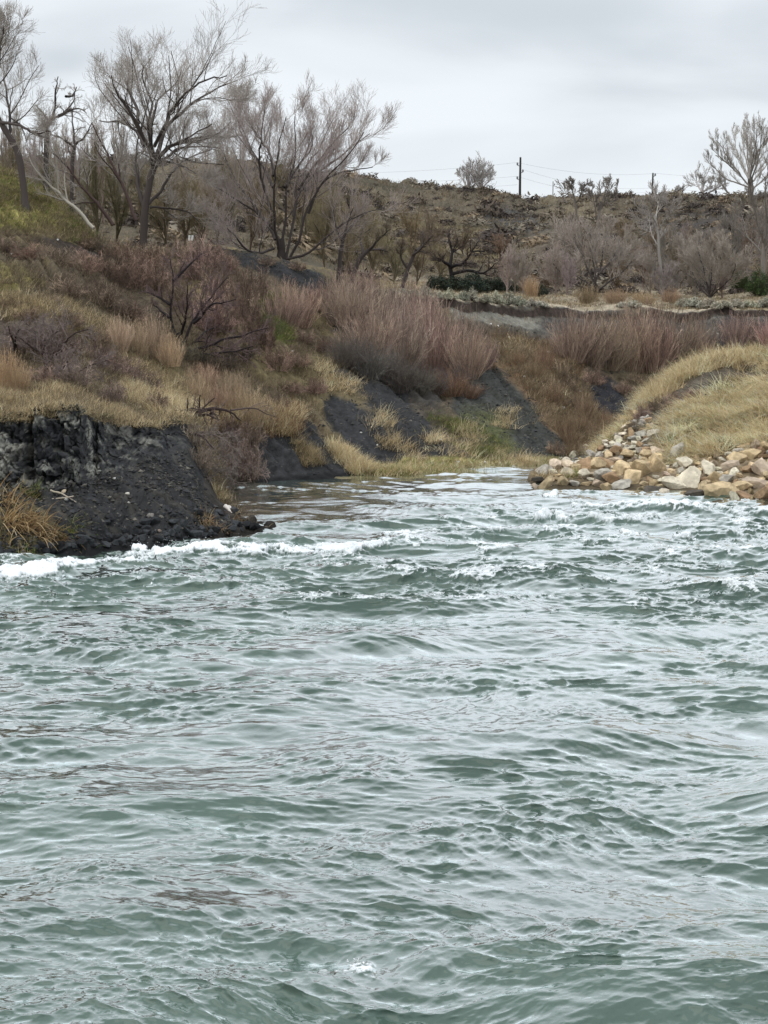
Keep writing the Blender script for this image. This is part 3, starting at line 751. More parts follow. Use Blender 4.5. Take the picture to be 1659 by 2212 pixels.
LV = [dict(n=7, t0=.15, ang=38, lenr=.50, K=8, up=.5, wander=.09, rs=.9, sides=4),
      dict(n=6, t0=.10, ang=34, lenr=.56, K=7, up=.6, wander=.09, rs=.9),
      dict(n=5, t0=.08, ang=32, lenr=.52, K=5, up=.5, wander=.10, minlen=.15),
      dict(n=4, t0=.1, ang=34, lenr=.5, K=4, up=.4, wander=.12, minlen=.14)]
LVF = [dict(n=7, t0=.15, ang=38, lenr=.44, K=8, up=.8, wander=.08, rs=.9, sides=4),
      dict(n=6, t0=.10, ang=32, lenr=.58, K=7, up=.8, wander=.08, rs=.9),
      dict(n=5, t0=.08, ang=30, lenr=.52, K=5, up=.7, wander=.09, minlen=.2),
      dict(n=4, t0=.1, ang=32, lenr=.5, K=4, up=.5, wander=.12, minlen=.15)]
LVD = [dict(n=9, t0=.12, ang=30, lenr=.5, K=8, up=.8, wander=.08, rs=.8, sides=4), dict(n=8, t0=.1, ang=28, lenr=.5, K=6, up=.8, wander=.1), dict(n=8, t0=.1, ang=26, lenr=.5, K=5, up=.7, wander=.1), dict(n=4, t0=.1, ang=26, lenr=.6, K=4, up=.5, wander=.12, minlen=.2)]
T1 = ptree('cottonwood_tree', 64, O1,
  [(930, 1680), (940, 1500), (950, 1340), (975, 1180), (1005, 1050), (1030, 985)],
  [([(1030, 985), (1060, 930), (1140, 860), (1250, 840), (1330, 820), (1450, 830), (1500, 815)], 1.2),
   [(1015, 1020), (1045, 980), (1110, 890), (1180, 860), (1280, 800), (1400, 740)],
   ([(1020, 980), (1050, 890), (1100, 780), (1160, 690), (1240, 620), (1330, 570), (1450, 470), (1570, 435)], 1.3),
   ([(1290, 590), (1330, 570), (1450, 555), (1560, 570), (1640, 560)], .4),
   ([(1003, 1050), (985, 980), (970, 900), (930, 800), (900, 740), (850, 640), (780, 560), (755, 530), (720, 400)], 1.3),
   [(1000, 1040), (975, 950), (975, 850), (1000, 750), (1040, 610), (1100, 500), (1160, 460), (1190, 360)],
   [(900, 740), (880, 600), (830, 480), (825, 430), (845, 330)],
   [(1018, 1010), (995, 930), (965, 700), (1000, 600), (930, 450), (940, 330)],
   [(1008, 1035), (1060, 1000), (1180, 900), (1290, 910), (1450, 915)],
   ([(1004, 1045), (1060, 1005), (1200, 1020), (1290, 1090)], .8),
   [(955, 1310), (1000, 1270), (1100, 1150), (1180, 1000), (1400, 920)],
   ([(940, 1320), (900, 1180), (890, 1050), (900, 880), (900, 800)], 1.2),
   ([(980, 1330), (1100, 1340), (1230, 1355), (1330, 1450)], .7),
   [(1010, 900), (1090, 700), (1200, 540), (1330, 400), (1500, 400)],
   [(940, 900), (860, 760), (740, 700), (640, 720)]],
  'tall leafless cottonwood with a dark forked trunk, highest crown on the left hillside crest', 101, r=(.145, .115), lr=(.068, .018), levels=LV, spread=5)
T1.scale = (.97, .97, .93)
T2 = ptree('cottonwood_tree', 66.5, O2,
  [(510, 1215), (508, 1150), (505, 1050)],
  [[(500, 1150), (475, 1000), (445, 850), (455, 700), (470, 600), (490, 480), (525, 330), (540, 220)],
   [(510, 1150), (530, 1000), (540, 850), (530, 700), (590, 640), (590, 520), (600, 400), (600, 210)],
   [(540, 1190), (590, 900), (600, 800), (600, 640), (650, 580), (730, 480), (800, 330), (850, 240)],
   [(560, 1200), (610, 1120), (680, 900), (720, 760), (790, 640), (900, 560), (980, 470), (1060, 320)],
   [(590, 900), (640, 720), (740, 600), (800, 570), (900, 500), (1000, 400), (1100, 330)],
   [(690, 880), (760, 690), (860, 590), (1000, 560), (1120, 560)],
   [(470, 1060), (400, 900), (320, 760), (250, 680), (160, 540), (120, 400)],
   [(470, 1000), (340, 860), (220, 800), (130, 730), (60, 680)],
   [(455, 700), (380, 560), (300, 470), (250, 380), (230, 190)],
   [(440, 850), (350, 560), (360, 400), (400, 150)],
   [(460, 1120), (300, 1150), (200, 1020), (150, 980)],
   [(530, 1195), (690, 1165), (780, 1060), (900, 960), (1010, 880), (1180, 850)],
   [(530, 700), (600, 600), (700, 450), (700, 230)],
   [(620, 720), (760, 520), (870, 380), (960, 290)],
   [(460, 620), (420, 420), (310, 300), (290, 220)]],
  'leafless multi-stemmed cottonwood with a broad fan-shaped crown, right of the tallest one', 102, r=(.17, .14), lr=(.055, .015), levels=LVF, spread=5,
  light=A3((.37, .31, .285)))
T2.scale = (.98, .98, .95)
ptree('cottonwood_tree', 58, O1,
  [(165, 1130), (130, 1030), (95, 950), (45, 860), (5, 800)],
  [[(5, 800), (-40, 650), (-90, 450), (-110, 200), (-100, 60)], [(0, 795), (100, 820), (230, 880), (330, 860)],
   [(-30, 700), (-30, 500), (-10, 350), (0, 180)], [(60, 880), (60, 700), (30, 560), (20, 430)], [(5, 800), (-150, 700), (-300, 500)], [(-60, 560), (-30, 400), (10, 260), (22, 170)]],
  'dark leaning cottonwood cut off by the left edge above the green slope', 103, r=(.12, .09), lr=(.055, .015), levels=LV, spread=3)
ptree('gnarled_tree', 61, O1,
  [(300, 1080), (300, 960), (305, 850)],
  [[(305, 850), (330, 780), (400, 750), (480, 660), (490, 590)], [(380, 755), (470, 715), (530, 710), (565, 740)], [(320, 790), (280, 745), (235, 690)],
   [(300, 900), (200, 860), (120, 800), (60, 770)], [(310, 830), (360, 720), (360, 600), (380, 500)], [(430, 630), (480, 625), (500, 570)]],
  'gnarled dark leafless tree with contorted limbs left of the tallest cottonwood', 104, r=(.10, .07), lr=(.045, .015), spread=1.5,
  levels=[dict(n=6, t0=.2, ang=48, lenr=.40, K=7, up=.3, wander=.22, sides=4), dict(n=5, t0=.2, ang=42, lenr=.5, K=6, up=.3, wander=.2), dict(n=5, t0=.1, ang=40, lenr=.5, K=5, up=.2, wander=.15)])
ptree('gnarled_tree', 63, O1,
  [(462, 1110), (470, 1020), (490, 950)],
  [[(490, 950), (480, 880), (470, 780), (480, 700)], [(470, 1020), (440, 960), (440, 900)], [(490, 950), (560, 880), (600, 800)], [(480, 960), (400, 900), (330, 880)]],
  'short gnarled dark tree whose fork frames a gap of sky', 105, r=(.08, .06), lr=(.04, .014), spread=1.5,
  levels=[dict(n=6, t0=.2, ang=48, lenr=.5, K=7, up=.3, wander=.2, sides=4), dict(n=5, t0=.2, ang=42, lenr=.5, K=6, up=.3, wander=.2), dict(n=5, t0=.1, ang=40, lenr=.5, K=5, up=.2, wander=.15)])
LVs = [dict(n=8, t0=.3, ang=40, lenr=.42, K=6, up=.4, wander=.14, sides=4), dict(n=7, t0=.1, ang=38, lenr=.55, K=5, up=.3, wander=.14), dict(n=6, t0=.1, ang=36, lenr=.6, K=4, up=.2, wander=.14, minlen=.08)]
PALE = A3((.42, .38, .32))
for k, (pts, lab, pale) in enumerate([
    ([(890, 1440), (830, 1280), (770, 1120), (700, 1030), (660, 920), (600, 800)], 'dark reddish stem leaning left just beside the tallest cottonwood trunk', 0),
    ([(740, 1470), (610, 1300), (520, 1180), (430, 1080), (350, 1000)], 'middle leaning bare stem left of the tallest cottonwood', 0),
    ([(610, 1490), (480, 1340), (380, 1250), (260, 1140), (190, 1030)], 'pale bleached leaning stem reaching farthest left over the green slope', 1)]):
    ptree('leaning_tree', 60.5 - k * .7, O1, None, [(pts, 1.0)], lab, 110 + k, lr=(.065, .018), levels=LVs, spread=.5, group='leaning bare stems on the left hillside',
          dark=PALE * .8 if pale else A3((.06, .04, .035)), limb_name='trunk')
ptree('gnarled_tree', 69, O2, [(880, 1260), (900, 1130), (925, 1030)],
  [[(925, 1030), (1000, 940), (1080, 880)], [(910, 1080), (860, 960), (850, 850)], [(925, 1030), (960, 920), (940, 800)]],
  'small bare tree at the right foot of the fan-shaped cottonwood', 120, r=(.10, .07), lr=(.05, .02), levels=LVs, spread=2, light=A3((.2, .165, .12)))
ptree('gnarled_tree', 71, O2, [(960, 1260), (1020, 1190), (1080, 1135)],
  [[(1080, 1135), (1150, 1130), (1210, 1150)], [(1080, 1140), (1150, 1060), (1220, 1000)], [(1040, 1160), (1020, 1050), (1060, 950)]],
  'low dark tree leaning right over the bench edge behind the mauve shrubs', 121, r=(.10, .08), lr=(.06, .02), levels=LVs, spread=2, light=A3((.2, .165, .12)))
ptree('gnarled_tree', 76, O2, [(1290, 1330), (1340, 1240), (1390, 1140)],
  [[(1390, 1140), (1440, 1080), (1510, 1075)], [(1370, 1170), (1420, 1130), (1480, 1060)], [(1330, 1250), (1290, 1180), (1300, 1090)]],
  'low dark gnarled tree left of the dark evergreen shrubs on the bench', 122, r=(.09, .07), lr=(.06, .02), levels=LVs, spread=2, light=A3((.13, .10, .08)))
O3 = (932.6, 219.4, .4378)
ptree('gnarled_tree', 92, O3, [(105, 930), (100, 860), (90, 810)],
  [[(90, 810), (100, 740), (80, 680), (90, 650)], [(90, 820), (160, 800), (200, 740), (260, 740)], [(100, 850), (190, 830), (260, 850), (310, 800)], [(90, 810), (40, 770), (10, 770)]],
  'crooked near-black leafless tree rising from dark evergreen shrubs', 123, r=(.14, .10), lr=(.09, .03), levels=LVs, spread=2, light=A3((.10, .075, .065)), dark=A3((.02, .017, .017)))
ptree('bare_tree', 99, O3, [(800, 985), (800, 920), (810, 870)],
  [[(810, 870), (840, 790), (850, 700), (870, 640)], [(805, 900), (760, 800), (720, 700), (690, 640)], [(805, 920), (700, 850), (620, 780), (590, 700)], [(810, 940), (900, 880), (960, 820), (1000, 760)],
   [(810, 880), (790, 760), (780, 650)], [(820, 850), (900, 750), (930, 680)], [(800, 930), (690, 900), (640, 850), (600, 800)]],
  'round-crowned grey bare tree in the middle of the right-hand bench', 124, r=(.11, .08), lr=(.05, .018), levels=LV, spread=3, light=A3((.40, .345, .30)), rmin=.008)
ptree('bare_tree', 100, O3, [(1370, 985), (1370, 950)],
  [[(1365, 960), (1300, 880), (1260, 800), (1250, 740)], [(1370, 960), (1350, 850), (1310, 720)], [(1372, 960), (1380, 850), (1390, 720)], [(1375, 960), (1430, 850), (1440, 740)], [(1378, 965), (1470, 880), (1500, 800)], [(1372, 960), (1330, 900), (1290, 880)]],
  'vase-shaped grey bare tree near the green juniper on the bench', 125, r=(.07, .07), lr=(.045, .018), levels=LV, spread=3, light=A3((.40, .35, .30)), rmin=.008)
ptree('bare_tree', 102, O3, [(1140, 980), (1135, 860), (1125, 740), (1115, 620), (1100, 560)],
  [[(1115, 620), (1080, 560), (1060, 500)], [(1105, 580), (1120, 500), (1100, 460)], [(1118, 640), (1160, 560), (1170, 500)], [(1125, 720), (1080, 640), (1070, 580)]],
  'slender pale-trunked bare tree right of the round-crowned one', 126, r=(.11, .06), lr=(.04, .015), levels=LV[:3], spread=2, dark=A3((.35, .32, .29)), light=A3((.26, .225, .205)), rmin=.012)
ptree('bare_tree', 104, O3, [(1640, 900), (1635, 780), (1640, 700)],
  [[(1640, 700), (1600, 600), (1590, 480)], [(1640, 720), (1650, 600), (1640, 480), (1650, 380)], [(1640, 740), (1700, 640), (1740, 500)], [(1638, 760), (1560, 660), (1530, 560)]],
  'tall pale bare tree at the right edge with its trunk behind the juniper', 127, r=(.15, .1), lr=(.07, .02), levels=LV[:3], spread=3, dark=A3((.17, .15, .13)), light=A3((.24, .205, .18)), rmin=.012)
ptree('bare_tree', 125, O3, [(812, 620), (820, 560), (840, 500)],
  [[(840, 500), (860, 430), (870, 390)], [(825, 540), (880, 480), (915, 430)], [(815, 590), (800, 500), (790, 440)]],
  'thin bare tree whose top pokes above the far ridge', 128, dark=A3((.17,.145,.125)), r=(.12, .08), lr=(.05, .02), levels=LV[:3], spread=3, rmin=.014)
ptree('bare_tree', 128, O3, [(715, 600), (712, 520), (700, 460)],
  [[(700, 460), (690, 420), (690, 395)], [(712, 500), (740, 450), (755, 405)], [(712, 510), (680, 470), (670, 430)]],
  'thin pale bare tree left of the one poking above the far ridge', 129, dark=A3((.17,.145,.125)), r=(.11, .07), lr=(.05, .02), levels=LV[:3], spread=3, rmin=.014)
ptree('cottonwood_tree', 200, O3, [(1575, 480), (1575, 420), (1572, 380)],
  [[(1572, 380), (1560, 260), (1560, 120)], [(1575, 400), (1620, 280), (1630, 150)], [(1575, 420), (1500, 320), (1440, 230), (1400, 190)], [(1575, 430), (1460, 380), (1380, 320), (1360, 270)],
   [(1575, 400), (1510, 260), (1490, 150)], [(1575, 440), (1680, 340), (1740, 260)], [(1572, 380), (1590, 240), (1600, 130)], [(1470, 460), (1430, 400), (1380, 390)], [(1575, 420), (1540, 250), (1530, 130)], [(1575, 400), (1600, 250), (1655, 170)], [(1520, 360), (1440, 290), (1380, 230)], [(1575, 400), (1640, 330), (1700, 230)]],
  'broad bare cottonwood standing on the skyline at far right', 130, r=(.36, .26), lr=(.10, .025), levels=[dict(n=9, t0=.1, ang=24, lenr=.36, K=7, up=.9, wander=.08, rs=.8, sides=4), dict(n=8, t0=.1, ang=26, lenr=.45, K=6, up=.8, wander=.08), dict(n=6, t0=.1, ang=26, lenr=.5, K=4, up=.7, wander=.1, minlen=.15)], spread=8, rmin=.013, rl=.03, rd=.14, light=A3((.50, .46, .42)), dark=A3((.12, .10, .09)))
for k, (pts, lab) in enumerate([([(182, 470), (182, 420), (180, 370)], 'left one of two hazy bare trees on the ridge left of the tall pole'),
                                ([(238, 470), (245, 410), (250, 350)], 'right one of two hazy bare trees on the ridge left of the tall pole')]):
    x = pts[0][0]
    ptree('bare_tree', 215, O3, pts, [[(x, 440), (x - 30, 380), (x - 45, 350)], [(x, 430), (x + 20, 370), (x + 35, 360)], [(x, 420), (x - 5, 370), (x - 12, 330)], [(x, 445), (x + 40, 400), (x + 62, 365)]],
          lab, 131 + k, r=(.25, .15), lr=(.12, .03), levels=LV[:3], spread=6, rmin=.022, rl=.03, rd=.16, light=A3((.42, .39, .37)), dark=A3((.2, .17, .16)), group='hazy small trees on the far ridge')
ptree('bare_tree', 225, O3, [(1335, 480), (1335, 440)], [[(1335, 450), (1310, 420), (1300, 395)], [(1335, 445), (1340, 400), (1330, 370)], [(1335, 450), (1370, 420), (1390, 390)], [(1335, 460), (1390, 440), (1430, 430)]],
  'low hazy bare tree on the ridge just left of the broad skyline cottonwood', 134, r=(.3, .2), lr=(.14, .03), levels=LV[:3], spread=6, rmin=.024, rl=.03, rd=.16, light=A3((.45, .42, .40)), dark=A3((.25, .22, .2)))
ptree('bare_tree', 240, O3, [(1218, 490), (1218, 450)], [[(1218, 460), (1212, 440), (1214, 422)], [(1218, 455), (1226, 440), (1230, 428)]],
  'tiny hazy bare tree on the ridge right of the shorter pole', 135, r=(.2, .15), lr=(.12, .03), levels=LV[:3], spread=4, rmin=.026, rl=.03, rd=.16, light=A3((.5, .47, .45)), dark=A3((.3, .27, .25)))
# dark shrub-tree on the middle slope and others drawn from the photo
O4 = (0.0, 493.7, .3638)
ptree('shrub_tree', 51.5, O4, [(1085, 760), (1070, 690), (1050, 620)],
  [[(1050, 640), (1010, 560), (1005, 480), (1030, 380), (1030, 280), (1010, 180)], [(1010, 450), (930, 400), (850, 370)], [(1010, 530), (960, 490), (900, 450)],
   [(1060, 660), (1100, 560), (1110, 480), (1110, 320)], [(1085, 700), (1130, 580), (1180, 480), (1250, 400), (1350, 290)], [(1035, 310), (1100, 240), (1200, 150)],
   [(1100, 740), (1200, 700), (1340, 650), (1450, 630), (1600, 590)], [(1100, 760), (1220, 740), (1350, 730), (1500, 700)], [(1150, 560), (1250, 440), (1400, 420)], [(1090, 740), (1200, 620), (1320, 560)]],
  'dark leafless shrub tree with a black trunk in the middle of the left slope', 140, r=(.10, .085), lr=(.045, .012), spread=2,
  levels=[dict(n=8, t0=.2, ang=42, lenr=.38, K=7, up=.25, wander=.16, sides=4), dict(n=7, t0=.1, ang=40, lenr=.5, K=6, up=.2, wander=.16), dict(n=7, t0=.1, ang=40, lenr=.5, K=5, up=.1, wander=.16)],
  light=A3((.15, .105, .10)), dark=A3((.022, .017, .018)), rmin=.005)
ptree('shrub_tree', 40.5, O4, [(285, 930), (275, 820), (268, 710)],
  [[(268, 710), (230, 640), (150, 560)], [(268, 700), (290, 620), (310, 540)], [(280, 880), (340, 850), (400, 790)], [(275, 800), (350, 720), (420, 640), (520, 600)], [(268, 720), (300, 640), (400, 560)], [(280, 900), (420, 860), (560, 800), (640, 780)], [(270, 750), (180, 700), (120, 650)]],
  'grey-brown spreading bare shrub tree with a straight thin trunk behind the cliff top', 141, r=(.055, .045), lr=(.03, .012), spread=2,
  levels=[dict(n=9, t0=.15, ang=45, lenr=.42, K=7, up=.2, wander=.18, sides=4), dict(n=8, t0=.1, ang=42, lenr=.5, K=6, up=.15, wander=.18), dict(n=7, t0=.1, ang=42, lenr=.5, K=5, up=.1, wander=.18)],
  light=A3((.19, .15, .135)), dark=A3((.05, .036, .032)), rmin=.004)
ptree('shrub_tree', 41.5, O4, [(125, 850), (110, 780), (95, 720)],
  [[(95, 720), (60, 640), (50, 580)], [(95, 720), (105, 640), (120, 600)], [(120, 830), (60, 800), (10, 780)], [(110, 780), (40, 700), (-20, 660)]],
  'small bare shrub tree nearest the left edge above the cliff', 142, r=(.045, .035), lr=(.025, .012), spread=1.5,
  levels=[dict(n=8, t0=.15, ang=45, lenr=.42, K=7, up=.2, wander=.18, sides=4), dict(n=7, t0=.1, ang=42, lenr=.5, K=6, up=.15, wander=.18), dict(n=6, t0=.1, ang=42, lenr=.5, K=5, up=.1, wander=.18)],
  light=A3((.19, .15, .135)), dark=A3((.05, .036, .032)), rmin=.004)
ptree('dead_branch', 39.3, O4, None,
  [([(410, 1010), (430, 975), (470, 945), (510, 930)], 1.0), ([(400, 1000), (405, 950), (410, 900)], .8), ([(410, 940), (400, 880), (380, 830)], .6)],
  'short bare forked stub on the grass behind the dark nose of the cliff', 143, lr=(.035, .012), spread=.6, limb_name='stem',
  levels=[dict(n=4, t0=.3, ang=45, lenr=.4, K=6, up=.2, wander=.2), dict(n=4, t0=.1, ang=42, lenr=.5, K=5, up=.15, wander=.18)], cat='branch', part='twig')
ptree('dead_branch', 40.6, O4, None,
  [([(1135, 1150), (1160, 1110), (1210, 1080), (1290, 1065), (1370, 1080), (1430, 1140)], 1.3), ([(1115, 1150), (1113, 1080), (1115, 1010)], .8), ([(1150, 1130), (1180, 1070), (1190, 990)], .8),
   ([(1180, 1110), (1240, 1100), (1300, 1140)], .8), ([(1250, 1100), (1270, 1080), (1255, 1160)], .7), ([(1210, 1080), (1120, 1070), (1040, 1080)], .5), ([(1370, 1080), (1500, 1070), (1640, 1120)], .5)],
  'arching dead branch bowed over the edge of the near left bank', 144, lr=(.045, .014), spread=1.0, limb_name='stem',
  levels=[dict(n=6, t0=.2, ang=50, lenr=.35, K=6, up=-.2, wander=.2), dict(n=5, t0=.1, ang=42, lenr=.5, K=5, up=-.2, wander=.18)], dark=A3((.045, .03, .028)), light=A3((.15, .11, .095)), cat='branch', part='twig')
ptree('dead_branch', 38.6, O4, None,
  [([(980, 1200), (1030, 1270), (1060, 1330), (1110, 1390)], 1), ([(1010, 1240), (1110, 1200), (1200, 1230), (1270, 1310)], 1), ([(1030, 1400), (1100, 1430), (1130, 1530), (1190, 1570)], 1),
   ([(1090, 1450), (1180, 1470), (1240, 1480)], .8), ([(1000, 1320), (1080, 1370), (1130, 1400)], .8), ([(950, 1250), (1040, 1220), (1090, 1200)], .8), ([(960, 1180), (1000, 1290), (1020, 1450)], .7),
   ([(1100, 1300), (1230, 1350), (1330, 1450)], .5), ([(1150, 1200), (1300, 1230), (1420, 1330)], .5), ([(1180, 1400), (1300, 1450), (1400, 1500)], .5)],
  'tangle of dead brushwood hanging down the face of the near left bank', 145, lr=(.035, .012), spread=1.2, limb_name='stem',
  levels=[dict(n=9, t0=.1, ang=50, lenr=.55, K=6, up=-.1, wander=.22), dict(n=8, t0=.1, ang=45, lenr=.5, K=5, up=-.2, wander=.2), dict(n=5, t0=.1, ang=45, lenr=.5, K=5, up=-.2, wander=.2)], dark=A3((.045, .03, .03)), light=A3((.19, .155, .135)), rmin=.004, cat='branch', part='twig')
# ------------------------------------------------------------------ shrubs: one of each kind, then copies
def proto(name, parts, cat):
    root = bpy.data.objects.new(name, None); COL.objects.link(root); tag(root, None, cat)
    for nm, (V, F_, C), m in parts:
        put(nm, mesh_np(nm, V, F_, C, [m]), root)
    return root
def fan_stems(rng, n, R, H, lean, K, r0, cols, curve=.3, flat=1.0, wander=.05, base_sq=1.0):
    a = rng.random(n) * 2 * pi; q = np.sqrt(rng.random(n))
    b = np.stack([np.cos(a) * q * R * .35, np.sin(a) * q * R * .35 * flat, np.zeros(n)], -1)
    d = unit(np.stack([np.cos(a) * q * lean, np.sin(a) * q * lean * flat, np.ones(n)], -1) + rng.normal(size=(n, 3)) * .12)
    L = H * rng.uniform(.45, 1.12, n) * (1.05 - .32 * q * q)
    path = np.empty((n, K, 3)); path[:, 0] = b; p = b.copy()
    for k in range(1, K):
        d = unit(d + rng.normal(size=(n, 3)) * wander + np.array([0, 0, curve]) / K)
        p = p + d * (L / (K - 1))[:, None]; path[:, k] = p
    rad = (r0 * rng.uniform(.6, 1.3, n))[:, None] * np.linspace(1, .35, K)[None]
    c = cols[rng.integers(0, len(cols), n)] * rng.uniform(.6, 1.4, (n, 1))
    return path, rad, c
WILC = np.array([(.38, .28, .22), (.27, .195, .16), (.47, .36, .28), (.17, .122, .105), (.33, .23, .19)])
def willow(seed, n=290, H=1.0, lean=.95, K=6, r0=.0052, cols=WILC, curve=.25, kids=5, name='willow_shrub', tw=.30, ang=27):
    rng = np.random.default_rng(seed)
    p, rd, c = fan_stems(rng, n, 1.0, H, lean, K, r0, cols, curve, wander=.09)
    p2, r2 = grow(p, rd, kids, .3, ang, tw, 4, .3, .07, rng)
    c2 = np.repeat(c, kids, 0) * rng.uniform(.85, 1.25, (len(p2), 1))
    p3, r3 = grow(p2, r2, 2, .3, ang, .6, 3, .3, .07, rng)
    c3 = np.repeat(c2, 2, 0)
    k = rng.random(len(p3)) < .6
    return proto(name, [('stem', tubes(p, rd, 3, c), M_TWIG),
                        ('twig', join([tubes(p2, np.maximum(r2, .0026), 3, c2), tubes(p3[k], np.maximum(r3[k], .0022), 3, c3[k])]), M_TWIG)], 'shrub')
BRC = np.array([(.24, .19, .155), (.16, .125, .10), (.32, .26, .21), (.10, .075, .062)])
def brush(seed, n=70, name='bare_shrub', cols=BRC, H=1.0, lean=1.3, wander=.2):
    rng = np.random.default_rng(seed)
    p, rd, c = fan_stems(rng, n, 1.0, H * .8, lean, 7, .010, cols, .15, wander=wander)
    p2, r2 = grow(p, rd, 7, .15, 45, .5, 5, .25, .2, rng); c2 = np.repeat(c, 7, 0) * rng.uniform(.8, 1.3, (len(p2), 1))
    p3, r3 = grow(p2, r2, 5, .1, 45, .55, 4, .15, .2, rng); c3 = np.repeat(c2, 5, 0) * rng.uniform(.8, 1.3, (len(p3), 1))
    return proto(name, [('stem', tubes(p, rd, 4, c), M_TWIG),
                        ('twig', join([tubes(p2, np.maximum(r2, .004), 3, c2), tubes(p3, np.maximum(r3 * .8, .003), 3, c3)]), M_TWIG)], 'shrub')
def leaves(rng, P, N_, size, cols, asp=.45):
    n = len(P)
    t = unit(np.cross(N_, rng.normal(size=(n, 3)))); b = np.cross(N_, t)
    s = size * rng.uniform(.6, 1.4, n)[:, None]
    V = np.stack([P - t * s, P + b * s * asp, P + t * s, P - b * s * asp], 1).reshape(-1, 3)
    F_ = np.arange(4 * n).reshape(n, 4)
    C = np.repeat(cols[rng.integers(0, len(cols), n)] * rng.uniform(.7, 1.3, (n, 1)), 4, 0)
    return V, F_, C
def leafy(seed, name, cols, nclump=38, per=70, size=.035, H=.8, upr=.6, label=None):
    rng = np.random.default_rng(seed)
    a = rng.random(nclump) * 2 * pi; q = np.sqrt(rng.random(nclump)); h = rng.random(nclump)
    rr = .5 * q * (1 - .35 * h)
    Cn = np.stack([np.cos(a) * rr, np.sin(a) * rr, .12 + (H - .2) * h * (1 - .5 * q * q)], -1)
    R = rng.uniform(.09, .2, nclump)
    d = unit(rng.normal(size=(nclump, per, 3)))
    P = Cn[:, None] + d * (R[:, None, None] * rng.random((nclump, per, 1)) ** .4) * np.array([1, 1, 1.2])
    P[..., 2] = np.abs(P[..., 2])
    Nn = unit(d + rng.normal(size=d.shape) * .6 + np.array([0, 0, upr]))
    L = leaves(rng, P.reshape(-1, 3), Nn.reshape(-1, 3), size, cols)
    st = np.stack([np.zeros((nclump, 3)), Cn * np.array([.6, .6, .4]), Cn], 1)
    S = tubes(st, np.linspace(.014, .005, 3)[None] * np.ones((nclump, 1)), 4, np.tile(A3((.10, .08, .06)), (nclump, 1)))
    return proto(name, [('stem', S, M_TWIG), ('foliage', L, M_LEAF)], 'shrub')
SAGE = np.array([(.40, .385, .30), (.31, .30, .235), (.50, .47, .37), (.22, .21, .16)])
EVG = np.array([(.028, .04, .026), (.02, .028, .024), (.045, .055, .03)])
JUN = np.array([(.05, .085, .03), (.035, .06, .022), (.075, .11, .035)])
PRO = {}
PRO['willow'] = [willow(s) for s in (1, 2, 3)]
PRO['pink'] = [willow(s, n=300, lean=.45, cols=np.array([(.46, .33, .22), (.36, .25, .17), (.54, .40, .28)]), name='reddish_shrub', kids=3) for s in (11, 12)]
PRO['droop'] = [willow(s, n=330, lean=.5, curve=-1.3, cols=np.array([(.17, .145, .13), (.12, .10, .09), (.22, .19, .165)]), name='root_mat', kids=3) for s in (14,)]
PRO['rust'] = [willow(s, n=200, lean=.8, cols=np.array([(.24, .15, .09), (.17, .10, .065), (.31, .20, .12)]), name='rust_shrub', kids=4) for s in (15, 16)]
PRO['brush'] = [brush(s) for s in (21, 22, 23)]
PRO['grove'] = []
for k in (31, 32, 33):
    rng = np.random.default_rng(k)
    ls = []
    for j in range(7):
        a = rng.random() * 2 * pi; l = rng.uniform(.35, .75)
        h0 = rng.uniform(.1, .4)
        ls.append((np.array([[0, 0, h0], [math.cos(a) * l * .25, math.sin(a) * l * .25, h0 + .22], [math.cos(a) * l * .5, math.sin(a) * l * .5, min(1, h0 + .25 + .5 * rng.random())]]), .016, .006))
    PRO['grove'].append(make_tree('bare_tree', (np.array([[0, 0, -.03], [.01, 0, .25], [-.01, .02, .5]]), .022, .015), ls,
      [dict(n=7, t0=.1, ang=40, lenr=.6, K=6, up=.4, wander=.14, sides=4), dict(n=6, t0=.1, ang=38, lenr=.55, K=5, up=.4, wander=.14), dict(n=6, t0=.1, ang=38, lenr=.55, K=4, up=.3, wander=.14, minlen=.02)],
      rng, (0, 0, 0), None, rmin=.0016, rl=.002, rd=.012, dark=A3((.09, .07, .055)), light=A3((.22, .18, .135))))
PRO['slim'] = []
for k in (41, 42):
    rng = np.random.default_rng(k)
    ls = []
    for j in range(12):
        a = rng.random() * 2 * pi; h0 = rng.uniform(.08, .6); l = rng.uniform(.06, .16)
        ls.append((np.array([[0, 0, h0], [math.cos(a) * l * .7, math.sin(a) * l * .7, h0 + .14], [math.cos(a) * l, math.sin(a) * l, h0 + .36 * rng.uniform(.7, 1.1)]]), .008, .003))
    PRO['slim'].append(make_tree('bare_poplar', (np.array([[0, 0, -.03], [.01, 0, .5], [0, .01, 1.0]]), .016, .004), ls,
      [dict(n=7, t0=.1, ang=26, lenr=.5, K=5, up=.8, wander=.10), dict(n=6, t0=.1, ang=28, lenr=.6, K=4, up=.6, wander=.10, minlen=.01), dict(n=4, t0=.1, ang=30, lenr=.6, K=3, up=.4, wander=.1, minlen=.01)],
      rng, (0, 0, 0), None, rmin=.0012, rl=.002, rd=.010, dark=A3((.20, .17, .14)), light=A3((.34, .30, .26))))
PRO['sage'] = [leafy(s, 'sagebrush', SAGE, H=.7) for s in (51, 52, 53)]
PRO['ever'] = [leafy(s, 'evergreen_shrub', EVG, size=.03, H=.7, nclump=50) for s in (54, 55)]
PRO['juniper'] = [leafy(56, 'juniper_shrub', JUN, size=.025, H=1.15, nclump=70)]
PRO['greens'] = [leafy(57, 'green_shrub', np.array([(.10, .12, .05), (.13, .14, .065), (.07, .085, .04)]), size=.018, H=.7, nclump=26, per=40)]
used = set()
